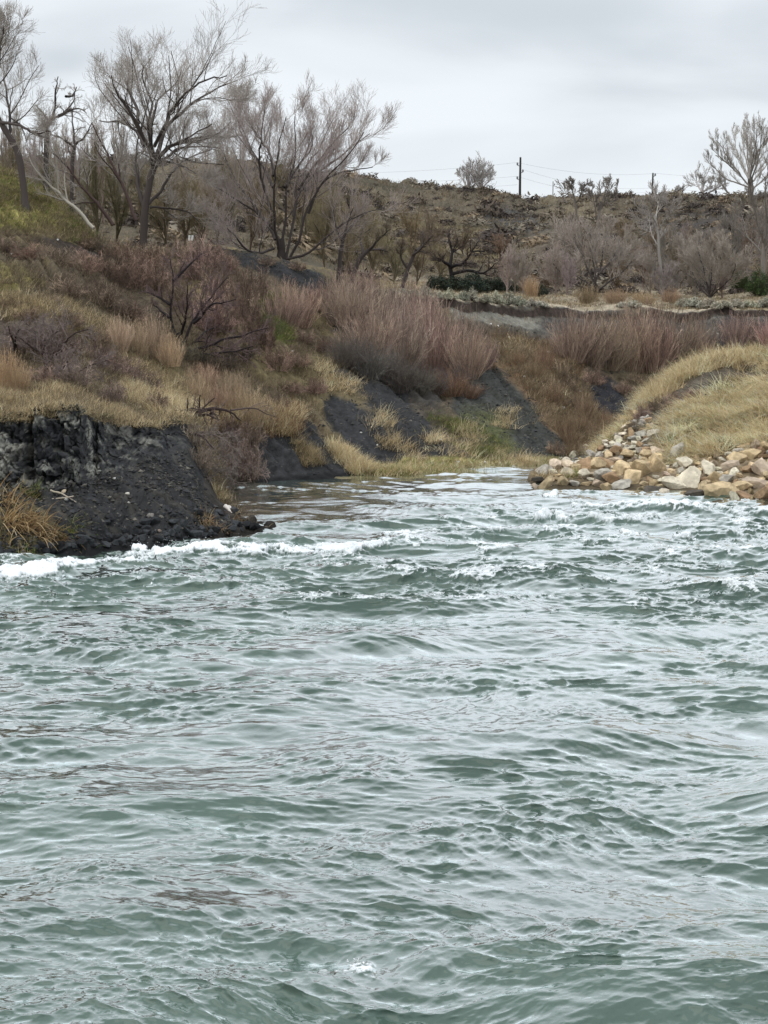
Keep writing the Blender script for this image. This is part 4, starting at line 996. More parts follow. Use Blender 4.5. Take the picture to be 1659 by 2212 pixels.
ORD = ['first', 'second', 'third', 'fourth', 'fifth', 'sixth', 'seventh', 'eighth', 'ninth', 'tenth', 'eleventh', 'twelfth', 'thirteenth', 'fourteenth', 'fifteenth', 'sixteenth', 'seventeenth', 'eighteenth', 'nineteenth', 'twentieth', 'twenty-first', 'twenty-second', 'twenty-third', 'twenty-fourth', 'twenty-fifth', 'twenty-sixth']
SR = np.random.default_rng(77)
def plant(kind, spots, what, where, group, color=(1, 1, 1), single=None):
    """spots: (px, py of base, width px, height px[, distance]) ; labelled in order from the left"""
    spots = sorted(spots, key=lambda s: s[0])
    for i, s in enumerate(spots):
        px, py, w, hh = s[:4]
        if len(s) > 4: b = ground_at(px, py, s[4])
        else:
            b = hit(px, py)
            if b is None: continue
        k = b[1] / F_PX
        pr = PRO[kind][(i + int(px)) % len(PRO[kind])]
        sx = w * k; sz = hh * k * SR.uniform(.82, 1.15)
        v = SR.uniform(.78, 1.22)
        c = tuple(min(1.6, a * v * SR.uniform(.95, 1.05)) for a in color)
        lab = single if single else '%s, %s from left %s' % (what, ORD[i], where)
        loc = (b[0], b[1], b[2] - .04 * sz); rz = SR.random() * 6.28
        sc_ = {'willow': .62, 'pink': .8, 'rust': .7, 'droop': .8, 'brush': .52, 'grove': .75, 'slim': 3.0}.get(kind, 1.0)
        sc3 = (sx * sc_, sx * sc_, sz)
        tilt = (SR.uniform(-.06, .06), SR.uniform(-.1, .1))
        if pr.name not in used:
            used.add(pr.name); move_first(pr, loc, rz, sc3, c, lab, group, tilt)
        else:
            dup(pr, loc, rz, sc3, c, lab, group, tilt)
# mauve willows on the middle slope
plant('willow', [(612, 712, 110, 100), (645, 706, 110, 105), (690, 668, 60, 60)], 'feathery mauve willow shrub', 'above the dark scree patch', 'willow clump on the crest', (1.05, 1.0, 1.0))
plant('willow', [(745, 700, 140, 125), (790, 705, 150, 125), (800, 770, 150, 140), (835, 745, 150, 145), (868, 790, 150, 150), (890, 720, 150, 100), (905, 765, 140, 140), (930, 815, 140, 150), (965, 800, 130, 130), (990, 760, 130, 100), (1010, 815, 110, 110), (1040, 800, 80, 90), (770, 660, 120, 80)],
      'leafless mauve willow shrub', 'in the big thicket on the middle slope', 'willow thicket overhanging the middle slope')
plant('droop', [(735, 790, 60, 70), (765, 800, 70, 80), (800, 815, 80, 90), (835, 830, 80, 90), (870, 845, 80, 80), (905, 850, 70, 70), (940, 850, 60, 60), (980, 835, 60, 50)],
      'grey hanging mat of dead roots', 'under the big willow thicket', 'root mats under the willow thicket')
plant('willow', [(1235, 780, 110, 110), (1270, 790, 130, 130), (1310, 795, 140, 130), (1355, 800, 150, 135), (1400, 800, 150, 140), (1440, 795, 150, 130), (1480, 785, 130, 120), (1515, 775, 90, 90)],
      'tall mauve-brown willow shrub', 'in the thicket behind the grassy mound', 'willow thicket below the bench', (1.0, 1.0, .96))
plant('willow', [(1590, 745, 90, 70), (1630, 750, 100, 75), (1680, 755, 110, 80)], 'smaller mauve willow shrub', 'at the right edge below the bench', 'willows at the right edge', (.95, .9, .95))
# slope on the left
plant('pink', [(255, 760, 70, 70), (290, 768, 80, 80), (330, 775, 80, 85), (370, 790, 70, 80)], 'upright rosy-tan twiggy shrub', 'left of the black-trunked shrub tree', 'rosy shrubs on the left slope')
plant('pink', [(425, 880, 80, 70), (465, 900, 80, 80), (505, 905, 80, 85), (545, 920, 80, 85), (440, 840, 80, 50), (500, 860, 80, 60)], 'fine pinkish-tan twiggy shrub', 'on the bank above the inlet', 'pinkish shrubs on the bank', (1, 1, 1))
plant('pink', [(10, 840, 60, 90), (40, 850, 60, 80)], 'orange-tan twiggy shrub', 'at the left edge above the cliff', 'orange-tan shrubs above the cliff', (1.1, 1, .95))
plant('brush', [(430, 600, 130, 110), (480, 640, 130, 110), (520, 690, 130, 130), (545, 640, 110, 100), (560, 760, 120, 110), (600, 800, 110, 80), (460, 720, 150, 130), (480, 590, 90, 50), (455, 570, 100, 50)],
      'purplish-brown tangled bare shrub', 'around the black-trunked shrub tree', 'purplish shrubs on the left slope', (1.0, .86, .84))
plant('brush', [(480, 800, 110, 60), (430, 790, 90, 60), (400, 780, 90, 60), (520, 780, 100, 70)], 'low near-black tangled shrub', 'at the foot of the black-trunked shrub tree', 'dark shrubs under the shrub tree', (.45, .45, .42))
plant('brush', [(120, 570, 120, 70), (180, 590, 130, 80), (240, 600, 130, 90), (290, 620, 130, 90), (340, 630, 120, 90), (60, 560, 110, 60), (220, 660, 130, 70), (280, 690, 120, 70), (150, 640, 120, 60), (10, 545, 100, 50), (330, 580, 120, 60), (390, 660, 110, 80)],
      'brown scrubby bare shrub', 'on the slope below the green grass', 'brown scrub on the left slope', (.95, .85, .8))
plant('brush', [(60, 760, 130, 80), (130, 770, 130, 80), (200, 790, 140, 90), (260, 820, 130, 80), (310, 850, 110, 70), (160, 830, 120, 70), (90, 830, 120, 60), (230, 870, 110, 60), (340, 885, 80, 50)],
      'grey-brown tangled bare shrub', 'behind the cliff top', 'tangled scrub behind the cliff top', (1.05, .98, 1.0))
plant('brush', [(420, 960, 90, 60), (460, 990, 110, 90), (500, 1020, 120, 110), (540, 1030, 100, 110), (430, 1010, 90, 80), (500, 950, 110, 60), (545, 960, 80, 70)],
      'grey dead brushy shrub', 'clinging to the bank face by the inlet', 'dead brush on the near bank', (1.15, 1.08, 1.08))
plant('greens', [(585, 720, 70, 70), (600, 690, 50, 40), (215, 905, 80, 25)], 'small green-tinged shrub', 'on the left slope', 'green-tinged shrubs on the left slope')
plant('brush', [(215, 545, 90, 46), (255, 556, 90, 50), (300, 562, 90, 50), (345, 560, 90, 46), (385, 556, 90, 50), (425, 555, 80, 46), (180, 535, 80, 36), (575, 572, 70, 26), (640, 584, 70, 24)],
      'grey-brown bare crest shrub', 'at the feet of the two big cottonwoods', 'crest shrubs at the tree feet', (1.15, 1.08, .98))
plant('brush', [(150, 705, 90, 40), (205, 740, 90, 46), (250, 790, 80, 40), (60, 690, 90, 36), (640, 790, 90, 46), (680, 850, 80, 40), (625, 850, 90, 40), (700, 760, 80, 46), (600, 880, 80, 36), (655, 740, 80, 46), (100, 655, 90, 30), (20, 665, 80, 30)],
      'low brown twiggy shrub', 'dotted in the dry grass of the left slope', 'low shrubs in the dry grass', (.95, .85, .78))
# thin woods on the bench behind the crest, left half
plant('grove', [(30, 350, 120, 150, 78), (90, 360, 120, 160, 80), (150, 400, 120, 150, 74), (210, 500, 130, 190, 72), (250, 530, 130, 170, 68), (360, 545, 130, 170, 70), (400, 545, 130, 150, 74), (440, 545, 130, 170, 80), (470, 548, 120, 150, 72), (540, 555, 130, 170, 82), (700, 590, 130, 170, 84), (750, 610, 130, 150, 80), (800, 620, 130, 130, 84), (850, 625, 120, 110, 90), (900, 625, 120, 120, 94), (660, 580, 120, 150, 96), (590, 560, 120, 170, 90), (500, 550, 120, 190, 95), (300, 540, 120, 170, 90), (950, 628, 100, 100, 100)],
      'olive-grey bare tree', 'in the thin wood on the left bench', 'thin wood behind the crest', (.9, .9, .75))
plant('slim', [(10, 360, 40, 215, 92), (48, 360, 40, 205, 94), (80, 360, 40, 180, 96), (112, 360, 40, 200, 92), (140, 360, 40, 215, 95), (168, 360, 40, 210, 93), (195, 360, 40, 200, 97), (222, 360, 44, 225, 94), (250, 360, 44, 235, 98), (455, 400, 40, 170, 100), (480, 410, 40, 180, 98), (515, 400, 40, 190, 102), (380, 400, 40, 160, 100), (28, 360, 40, 190, 99), (60, 365, 40, 160, 90), (180, 365, 40, 170, 90)],
      'slim pale bare poplar', 'along the left skyline', 'pale poplars on the left skyline', (1.05, 1.0, .98))
plant('grove', [(360, 450, 130, 90, 120), (410, 440, 130, 90, 125), (450, 470, 130, 100, 110), (500, 460, 130, 100, 118), (550, 480, 130, 110, 108), (600, 470, 130, 100, 120), (650, 490, 130, 110, 108), (700, 500, 130, 100, 115), (750, 520, 130, 100, 105), (800, 520, 120, 100, 118), (850, 550, 120, 90, 110), (890, 540, 110, 80, 122), (330, 490, 120, 100, 105), (560, 530, 120, 90, 92)],
      'pale olive bare tree', 'on the hillside behind the two big cottonwoods', 'trees on the hillside behind the cottonwoods', (1.15, 1.08, .88))
# trees and shrubs on the right bench
plant('slim', [(1440, 600, 46, 120, 118), (1475, 590, 46, 110, 122), (1500, 610, 46, 130, 116), (1545, 590, 46, 120, 122), (1580, 600, 46, 150, 118), (1612, 580, 46, 120, 125), (1655, 600, 46, 170, 118), (1355, 590, 46, 90, 122), (1240, 590, 46, 90, 124)], 'thin pale-stemmed bare tree', 'on the dark slope behind the right bench', 'thin pale trees on the dark slope', (.85, .8, .8))
plant('slim', [(1095, 625, 40, 125, 100), (1112, 628, 44, 138, 101), (1130, 628, 40, 110, 102)], 'silvery slim bare tree', 'left of the round-crowned grey tree', 'silvery slim trees on the bench', (1.15, 1.1, 1.15))
plant('slim', [(1200, 640, 40, 110, 98), (1225, 645, 40, 90, 97), (1405, 640, 46, 110, 98), (1432, 645, 50, 90, 97), (1452, 640, 40, 75, 98), (1560, 640, 40, 60, 100)], 'pale slim sapling', 'standing among the bench trees', 'pale saplings on the bench', (1.0, .95, .98))
plant('grove', [(1180, 630, 90, 70, 106), (1335, 640, 100, 90, 106), (1390, 630, 100, 100, 110), (1470, 620, 110, 110, 112), (1500, 600, 110, 110, 120), (1560, 590, 110, 110, 122), (1610, 600, 110, 120, 120), (1650, 640, 110, 100, 108), (1340, 560, 110, 90, 128), (1250, 560, 110, 80, 130), (1420, 540, 110, 80, 135), (1080, 560, 100, 70, 125), (1000, 570, 100, 70, 122), (930, 560, 100, 80, 120)],
      'grey-brown small bare tree', 'on the slope behind the right bench', 'small trees behind the right bench', (1.05, .95, .86))
plant('ever', [(945, 627, 60, 58), (985, 628, 70, 60), (1020, 630, 70, 60), (1060, 630, 70, 56), (1095, 632, 56, 50), (1163, 640, 50, 50)], 'low dark evergreen shrub', 'under the crooked black tree on the bench', 'dark evergreens on the bench')
plant('juniper', [(1600, 628, 46, 55), (1640, 640, 60, 62)], 'bright green juniper', 'at the right end of the bench', 'junipers on the bench')
plant('pink', [(1150, 640, 40, 50), (1130, 632, 30, 40), (1270, 655, 60, 35), (1330, 655, 60, 35), (1390, 655, 60, 30), (1450, 655, 50, 30)], 'low straw-orange twiggy shrub', 'at the foot of the bench trees', 'straw-orange shrubs on the bench', (.85, .85, .8))
plant('sage', [(845, 634, 28, 21), (870, 637, 30, 27), (895, 640, 33, 30), (920, 641, 30, 39), (945, 643, 33, 30), (972, 646, 35, 33), (1000, 649, 33, 39), (1018, 650, 28, 45), (1045, 654, 37, 33), (1068, 656, 44, 51), (1095, 658, 44, 45), (1120, 660, 37, 33), (1145, 662, 33, 24), (1170, 662, 33, 21)],
      'pale sagebrush clump', 'along the left half of the bench edge', 'sagebrush along the bench edge')
plant('sage', [(1345, 664, 33, 21), (1370, 664, 37, 27), (1475, 662, 37, 30), (1500, 664, 44, 33), (1530, 664, 44, 33), (1560, 665, 48, 30), (1590, 664, 44, 33), (1620, 664, 44, 30), (1650, 665, 39, 36), (1685, 665, 39, 33)],
      'pale sagebrush clump', 'along the right half of the bench edge', 'sagebrush along the right bench edge')
plant('sage', [(870, 655, 30, 18), (905, 662, 28, 18), (1010, 700, 33, 21), (1350, 1000, 33, 18)][:3], 'little grey sage tuft', 'just below the bench edge', 'sage tufts below the bench edge')
# reddish scrub on the right-hand slope of the channel
plant('rust', [(975, 855, 80, 55), (1010, 860, 80, 45), (940, 850, 50, 40)], 'low rust-brown shrub', 'on the slope under the willow thicket', 'rust shrubs under the willows')
plant('rust', [(1195, 872, 50, 50), (1215, 935, 60, 46), (1230, 960, 60, 46), (1250, 930, 60, 56), (1265, 900, 50, 50), (1155, 820, 50, 46), (1120, 790, 40, 40), (1240, 985, 50, 40), (1175, 800, 50, 60), (1290, 950, 50, 60), (1310, 930, 40, 50)],
      'reddish-brown wispy shrub', 'on the slope across the channel', 'reddish shrubs across the channel', (1.1, 1.25, 1.3))
plant('brush', [(1225, 850, 70, 60), (1245, 890, 60, 50), (1285, 830, 80, 40), (1345, 850, 70, 40), (1375, 830, 60, 40), (1200, 980, 60, 40), (1260, 985, 60, 40), (1215, 820, 50, 60)],
      'grey-brown wispy brush', 'below the right-hand willow thicket', 'brush below the right willows', (1.1, 1, .9))
plant('brush', [(1385, 905, 60, 35), (1420, 885, 70, 40), (1455, 875, 70, 40), (1370, 930, 50, 30), (1500, 860, 60, 30)], 'grey wiry low shrub', 'along the shoulder of the grassy mound', 'wiry shrubs on the mound', (1.2, 1.1, 1.05))

# ------------------------------------------------------------------ sagebrush cover of the far hill (too many to count)
rng = np.random.default_rng(5)
def low_clump(rng, seed):
    n = 110
    d = unit(rng.normal(size=(n, 3))); d[:, 2] = np.abs(d[:, 2])
    P = d * rng.uniform(.45, 1, (n, 1)) * np.array([.5, .5, .55])
    return leaves(rng, P, unit(d + rng.normal(size=(n, 3)) * np.array([1, 1, .3])), .12, np.ones((1, 3)), .28)
CL = [low_clump(rng, i) for i in range(5)]
area_m = []
Pq = TP[:-1, :-1]
cA = np.cross(TP[1:, :-1] - Pq, TP[:-1, 1:] - Pq); ARE = np.linalg.norm(cA, axis=-1)
def sample_faces(weight, n, rng):
    """points on the ground, picked by area x weight (weight given per vertex)"""
    w = (ARE * weight[:-1, :-1]).ravel(); w = np.maximum(w, 0); cum = np.cumsum(w)
    f = np.searchsorted(cum, rng.random(n) * cum[-1])
    i, j = np.unravel_index(np.minimum(f, len(w) - 1), ARE.shape)
    a, b = rng.random((n, 1)), rng.random((n, 1))
    Pp = TP[i, j] + a * (TP[i + 1, j] - TP[i, j]) + b * (TP[i, j + 1] - TP[i, j])
    return Pp, i, j
vis_x = sstep(-350, -100, IX) * (1 - sstep(1760, 2050, IX))
whill = ((IR > 9.9) & (IR < 12.15)) * vis_x * np.clip(sstep(-.5, .4, fbm(TP, .10, 3, seed=57)), .12, 1) * (TP[..., 1] / 150.) ** -1.0
whill = whill * (1 + 1.2 * sstep(11.7, 12.0, IR))
Pp, i, j = sample_faces(whill, 6500, rng)
Vs, Fs, Cs = [], [], []
pal = np.array([(.16, .132, .098), (.10, .078, .06), (.22, .19, .15), (.06, .046, .038), (.26, .20, .135), (.062, .05, .045)])
off = 0
for q in range(len(Pp)):
    V, F_, C = CL[q % 5]
    s = min(3.2, rng.lognormal(-.15, .5)) * np.array([1, 1, .7])
    a = rng.random() * 6.28; ca, sa = math.cos(a), math.sin(a)
    V2 = V * s; V2 = np.stack([V2[:, 0] * ca - V2[:, 1] * sa, V2[:, 0] * sa + V2[:, 1] * ca, V2[:, 2]], -1) + Pp[q] - [0, 0, .1]
    Vs.append(V2); Fs.append(F_ + off); off += len(V)
    Cs.append(C * pal[int(rng.random() ** 1.3 * 6)])
put('sagebrush_cover', mesh_np('sagebrush_cover', np.concatenate(Vs), np.concatenate(Fs), np.concatenate(Cs), [M_LEAF]), kind='stuff')
# ------------------------------------------------------------------ grass
def blades(P, H, Wd, lean_dir, lean, cols, rng, K=4):
    n = len(P)
    a = rng.random(n) * 2 * pi
    d = unit(np.stack([np.cos(a), np.sin(a), np.full(n, 1.6)], -1) + lean_dir * lean * rng.uniform(.4, 1.5, (n, 1)))
    w = unit(np.stack([-np.sin(a), np.cos(a), np.zeros(n)], -1))
    pts = [P]; dd = d.copy(); p = P
    for k in range(1, K):
        dd = unit(dd + lean_dir * lean * .25 + np.array([0, 0, -.22]) + rng.normal(size=(n, 3)) * .05)
        p = p + dd * (H / (K - 1))[:, None]; pts.append(p)
    V = []
    for k in range(K):
        ww = (Wd * (1 - .85 * k / (K - 1)))[:, None]
        V += [pts[k] - w * ww, pts[k] + w * ww]
    V = np.stack(V, 1)                       # n, 2K, 3
    base = (np.arange(n) * 2 * K)[:, None]
    F_ = np.concatenate([np.stack([base + 2 * k, base + 2 * k + 1, base + 2 * k + 3, base + 2 * k + 2], -1) for k in range(K - 1)], 1).reshape(-1, 4)
    return V.reshape(-1, 3), F_, np.repeat(cols, 2 * K, 0)
GR = np.random.default_rng(9)
STRAW = np.array([(.63, .50, .30), (.49, .38, .22), (.73, .60, .39), (.35, .27, .155)])
OCH = np.array([(.29, .23, .125), (.20, .155, .09), (.37, .29, .175), (.13, .10, .06)])
RUS = np.array([(.20, .115, .06), (.15, .09, .055), (.26, .16, .09)])
GRN = np.array([(.10, .14, .035), (.15, .18, .05), (.22, .21, .07)])
BRN = np.array([(.17, .13, .085), (.10, .078, .055), (.23, .18, .12), (.30, .235, .15)])
def turf(weight, ntuft, per, hh, palette, lean=0.5, spread=.12, ww=.006, ldir=(0.6, -.3, 0), clump=.0, name=None):
    """grass tufts scattered by weight; sizes grow a little with distance because the tufts are coarser there"""
    Pp, i, j = sample_faces(weight, ntuft, GR)
    k = Pp[:, 1] / 45.0
    th = hh * GR.uniform(.5, 1.4, ntuft)
    tc_ = palette[GR.integers(0, len(palette), ntuft)] * GR.uniform(.6, 1.3, (ntuft, 1))  # tuft-to-tuft brightness stands in for shadows among the clumps
    P_b = np.repeat(Pp, per, 0) + np.concatenate([GR.normal(size=(ntuft * per, 2)) * spread, np.zeros((ntuft * per, 1))], 1)
    H = np.repeat(th, per) * GR.uniform(.5, 1.2, ntuft * per)
    Wd = ww * np.repeat(k, per) * GR.uniform(.7, 1.3, ntuft * per)
    C = np.repeat(tc_, per, 0) * GR.uniform(.8, 1.25, (ntuft * per, 1))
    P_b[:, 2] -= .03
    tl = np.array(ldir, float)
    jl = np.repeat(unit(tl + GR.normal(size=(ntuft, 3)) * .5 * np.array([1, 1, .2])), per, 0)
    return blades(P_b, H, Wd, jl, lean, C, GR)
NB = [fbm(TP, .9, 3, seed=200 + q) for q in range(3)]
dist = (TP[..., 1] / 45.0) ** -1.3
def zp(pts, feather=14, rng_=(0, 20)): return softpoly(wx, wy, pts, feather) * ((IR >= rng_[0]) & (IR <= rng_[1]))
dry = TP[..., 2] > .06
lum = Cc.sum(-1)
shale = (lum < .18)
SHP = [[(482, 530), (540, 538), (606, 547), (700, 582), (712, 640), (770, 674), (775, 726), (720, 722), (684, 650), (604, 610), (520, 590)],
 [(692, 838), (770, 858), (822, 900), (892, 972), (870, 1006), (780, 998), (722, 944), (694, 902)], [(765, 792), (865, 840), (920, 895), (985, 990), (900, 996), (835, 935), (785, 875)],
 [(995, 775), (1085, 792), (1155, 876), (1232, 966), (1220, 1005), (1080, 1000), (1015, 935), (965, 868)], [(550, 886), (640, 888), (682, 900), (716, 934), (752, 966), (812, 1036), (740, 1060), (550, 1060)], [(1250, 812), (1320, 806), (1358, 850), (1358, 910), (1290, 910)]]
bare = 1 - np.clip(sum(softpoly(wx, wy, q_, 12) for q_ in SHP), 0, 1) * .985
cen = ((IX > 690) & (IX < 1110) & (IR < 8.3)) * 1.0
slopes = bare * (1 - .6 * cen) * ((IR > 5.6) & (IR < 9.0)) * (1 - .92 * (IX > 850) * (IR > 8.6)) * vis_x * dry * np.where(shale, .006, 1.0) * dist
cluster = sstep(-.25, .5, NB[0])
G = []
G.append(turf(slopes * (.15 + cluster), 19000, 8, .20, BRN * .85, .5, .17))
G.append(turf(slopes * sstep(0, .5, NB[1] + .4 * NB[2]) * sstep(.28, .5, lum) * (1 - .8 * ((IX > 700) & (IX < 1300))), 4500, 9, .24, OCH * .95, .6, .14))
G.append(turf(((IR > 3.0) & (IR < 5.6)) * vis_x * dry * (IX < 640) * np.where(shale, .01, 1) * dist, 9000, 9, .20, np.concatenate([BRN, BRN * .7, STRAW * .65]), .5, .14))
# straw strips and pale bank-top grass
G.append(turf(zp([(-300, 610), (0, 632), (160, 662), (260, 720), (360, 810), (430, 870), (380, 880), (250, 770), (120, 700), (-300, 660)], 14, (3.5, 8)) * dist, 1900, 12, .30, np.concatenate([OCH, STRAW * .8]), .4, .14))
G.append(turf(zp([(290, 790), (400, 870), (430, 900), (340, 900), (260, 850)], 12, (3, 8)) * dist, 1500, 14, .30, STRAW, .4, .12))
G.append(turf(((IR > 3.0) & (IR < 4.3)) * (IX > -120) * (IX < 470) * dist * sstep(-.1, .4, NB[1]) * (1 - .9 * np.exp(-((IX - 165) / 26.) ** 2)), 1900, 13, .20, STRAW * .85, .5, .10))
G.append(turf(((IR > 2.9) & (IR < 3.25)) * (IX > -120) * (IX < 440) * dist * sstep(-.2, .3, NB[2]) * (1 - .95 * np.exp(-((IX - 165) / 26.) ** 2)), 900, 13, .20, STRAW * .9, .9, .10, ldir=(.3, -1, -.3)))
G.append(turf(zp([(420, 880), (640, 890), (640, 945), (560, 930), (430, 925)], 12, (3, 8)) * dist, 2600, 12, .34, np.concatenate([STRAW, RUS]), .4, .12))
G.append(turf(zp([(-300, 250), (0, 360), (95, 415), (195, 505), (205, 530), (100, 500), (-300, 470)], 12, (7.2, 9.2)) * dist, 4500, 12, .20, np.concatenate([OCH * 1.2, OCH * .9, GRN * 1.3, GRN]), .5, .16))
G.append(turf(zp([(770, 1004), (930, 998), (1060, 998), (1200, 992), (1200, 1014), (760, 1032)], 8, (5.9, 7.2)) * dist, 1800, 12, .16, np.concatenate([STRAW, STRAW * 1.1, GRN * 1.5]), .4, .10))
G.append(turf(zp([(710, 960), (790, 1000), (800, 1026), (770, 1026), (730, 990)], 8, (5.3, 9)) * dist, 700, 14, .30, STRAW * 1.1, .4, .08))
G.append(turf(zp([(640, 955), (680, 970), (690, 1010), (650, 1012)], 8, (5.3, 9)) * dist, 140, 14, .32, OCH * 1.3, .6, .08))
for (x, y, w) in [(822, 912, 26), (880, 985, 30), (1000, 975, 34), (930, 955, 22), (840, 960, 22), (700, 800, 30), (1075, 985, 20), (1135, 1000, 22), (1090, 905, 24), (1190, 850, 20), (1230, 740, 20), (1115, 740, 26), (1000, 940, 24), (720, 820, 26), (750, 840, 24)]:
    G.append(turf(zp([(x - w, y - w * .6), (x + w, y - w * .6), (x + w, y + w * .6), (x - w, y + w * .6)], 16, (5.9, 9)) * dist, 45, 14, .34, STRAW * .95, .5, .12))
G.append(turf(zp([(905, 915), (1000, 880), (1080, 920), (1110, 985), (930, 985)], 24, (5.9, 9)) * dist * cluster * bare ** .3, 500, 10, .18, GRN, .5, .14))
G.append(turf(zp([(565, 640), (620, 650), (620, 730), (560, 730)], 16, (5.9, 9)) * dist, 500, 12, .3, GRN, .5, .14))
rs = bare * ((IR > 5.9) & (IR < 9)) * zp([(1060, 720), (1250, 760), (1330, 900), (1250, 1000), (1190, 960), (1110, 850)], 24) * dist
G.append(turf(rs, 3600, 9, .28, np.concatenate([RUS, OCH, BRN]), .4, .14))
# bench floor and hill grass
G.append(turf(((IR > 9.05) & (IR < 10.0)) * vis_x * (IX > 740) * dist, 8000, 8, .18, np.concatenate([STRAW * .7, BRN, OCH]), .3, .2))
G.append(turf(((IR > 10) & (IR < 12.1)) * vis_x * (TP[..., 1] / 120.) ** -1 * sstep(-.5, .3, NB[1]), 12000, 8, .40, np.concatenate([OCH * .7, BRN, BRN * .7, STRAW * .5]), .3, .35))
# the mound on the right: long straw-coloured grass, combed over by the wind
pile_poly = [(1140, 1060), (1160, 1015), (1200, 1000), (1250, 975), (1300, 945), (1335, 915), (1360, 885), (1400, 880), (1420, 930), (1428, 980), (1440, 1000), (1500, 1004), (1545, 985), (1600, 965), (1720, 950), (2100, 950), (2100, 1150), (1500, 1100), (1320, 1075), (1140, 1060)]
mound = ((IR > 1.4) & (IR < 4.3)) * (IX > 1290) * (IX < 2100) * (1 - softpoly(PXs, PYs, pile_poly, 8) * (IR < 3.02))
band = softpoly(wx, wy, [(1640, 775), (1530, 796), (1460, 835), (1390, 890), (1350, 940), (1430, 915), (1490, 860), (1570, 825), (1659, 800)], 12)
gb = 1 - band; mound = mound * (1 - .93 * band); ncl = sstep(-.25, .35, fbm(TP, 2.2, 3, seed=222))
G.append(turf(mound * gb * dist * (.12 + ncl), 15500, 13, .48, STRAW * 1.42, 1.5, .14, ww=.007, ldir=(-.9, -.45, -.05)))
G.append(turf(mound * gb * dist, 420, 46, .78, STRAW * 1.5, 1.5, .13, ww=.007, ldir=(-.7, -.6, -.35)))
G.append(turf(mound * gb * dist, 160, 40, .62, STRAW * 1.3, .8, .12, ww=.007, ldir=(.5, -.6, -.1)))
G.append(turf(mound * dist, 1300, 12, .30, BRN * 1.3, .7, .15, ldir=(-.8, -.3, 0)))
G.append(turf(mound * dist * sstep(.2, .5, NB[0]), 1200, 10, .3, GRN * 1.4, .7, .12, ldir=(-.8, -.3, 0)))
G.append(turf(softpoly(wx, wy, [(1385, 868), (1460, 808), (1560, 770), (1640, 755), (1640, 790), (1540, 795), (1460, 840), (1400, 885)], 10) * (IR > 1.7) * (IR < 4) * dist, 1500, 14, .5, STRAW * 1.12, .25, .09, ldir=(.3, -.2, .3)))
V, F_, C = join(G)
put('grass', mesh_np('grass', V, F_, np.clip(C, 0, .8), [M_GRASS], smooth=False), kind='stuff')
# reeds and sedge tufts at the foot of the near bank
def tuft(px, py, n, h, palette, label, lean=.8, ldir=(.8, -.5, -.1), w=.010, spread=.14, name='sedge_tuft', group=None):
    b = hit(px, py)
    if b is None: return
    P_b = np.concatenate([GR.normal(size=(n, 2)) * spread, np.zeros((n, 1))], 1)
    P_b[:, 2] = [ground(b[0] + q[0], b[1] + q[1]) - b[2] - .03 for q in P_b]
    P_b[:, 2] = np.clip(P_b[:, 2], -.5, .5)
    c = palette[GR.integers(0, len(palette), n)] * GR.uniform(.7, 1.3, (n, 1))
    V, F_, C = blades(P_b, h * GR.uniform(.5, 1.2, n), w * GR.uniform(.6, 1.4, n), unit(np.tile(np.array(ldir, float), (n, 1)) + GR.normal(size=(n, 3)) * .4), lean, c, GR, K=6)
    put(name, mesh_np(name, V, F_, C, [M_GRASS], smooth=False), loc=tuple(b), label=label, cat='plant', group=group)
RD = np.array([(.42, .30, .15), (.30, .19, .09), (.20, .12, .06), (.50, .38, .22)])
tuft(25, 1130, 130, .75, RD, 'straw-brown reed tuft drooping at the left edge below the cliff', w=.016, group='reed tufts at the foot of the cliff')
tuft(70, 1140, 110, .65, RD, 'straw-brown reed tuft second from the left edge below the cliff', w=.016, group='reed tufts at the foot of the cliff')
tuft(118, 1165, 90, .55, RD * .8, 'brown reed tuft farthest right, bent down to the whitewater', w=.015, group='reed tufts at the foot of the cliff')
tuft(8, 1080, 60, .5, RD * 1.1, 'upper reed tuft at the left edge beneath the rock face', w=.014, group='reed tufts at the foot of the cliff')
tuft(55, 1195, 160, .28, np.concatenate([GRN * 1.2, OCH * 1.3]), 'yellow-green grass tuft at the waterline near the left edge', .3, group='green tufts at the foot of the cliff')
tuft(70, 1070, 160, .22, GRN, 'vivid green grass tuft high on the dark talus near the left edge', .3, spread=.09, group='green tufts at the foot of the cliff')
tuft(48, 1060, 70, .28, OCH * 1.5, 'yellow grass tuft beside the vivid green one under the cliff', .3, group='green tufts at the foot of the cliff')
tuft(152, 1150, 130, .24, GRN * 1.1, 'small bright green tuft right of the drooping reeds', .3, group='green tufts at the foot of the cliff')
tuft(450, 1128, 160, .30, np.concatenate([RUS * 1.5, OCH]), 'orange-brown grass tuft on the rocky nose of the near bank', .4)
tuft(520, 1126, 120, .22, np.concatenate([RUS, OCH * 1.2]), 'rusty grass tuft at the very tip of the near bank', .5)
tuft(1130, 1000, 200, .38, STRAW, 'bright straw grass tuft on the far shore left of the boulders', .3)
tuft(1340 - 110, 1052 - 22, 200, .35, np.concatenate([STRAW, GRN * 1.3]), 'yellow-green grass tuft between the boulders at the right bank tip', .4)
tuft(1180, 1030, 200, .30, np.concatenate([STRAW, OCH]), 'mat of dry yellow grass on the outermost boulder', .5, spread=.2)
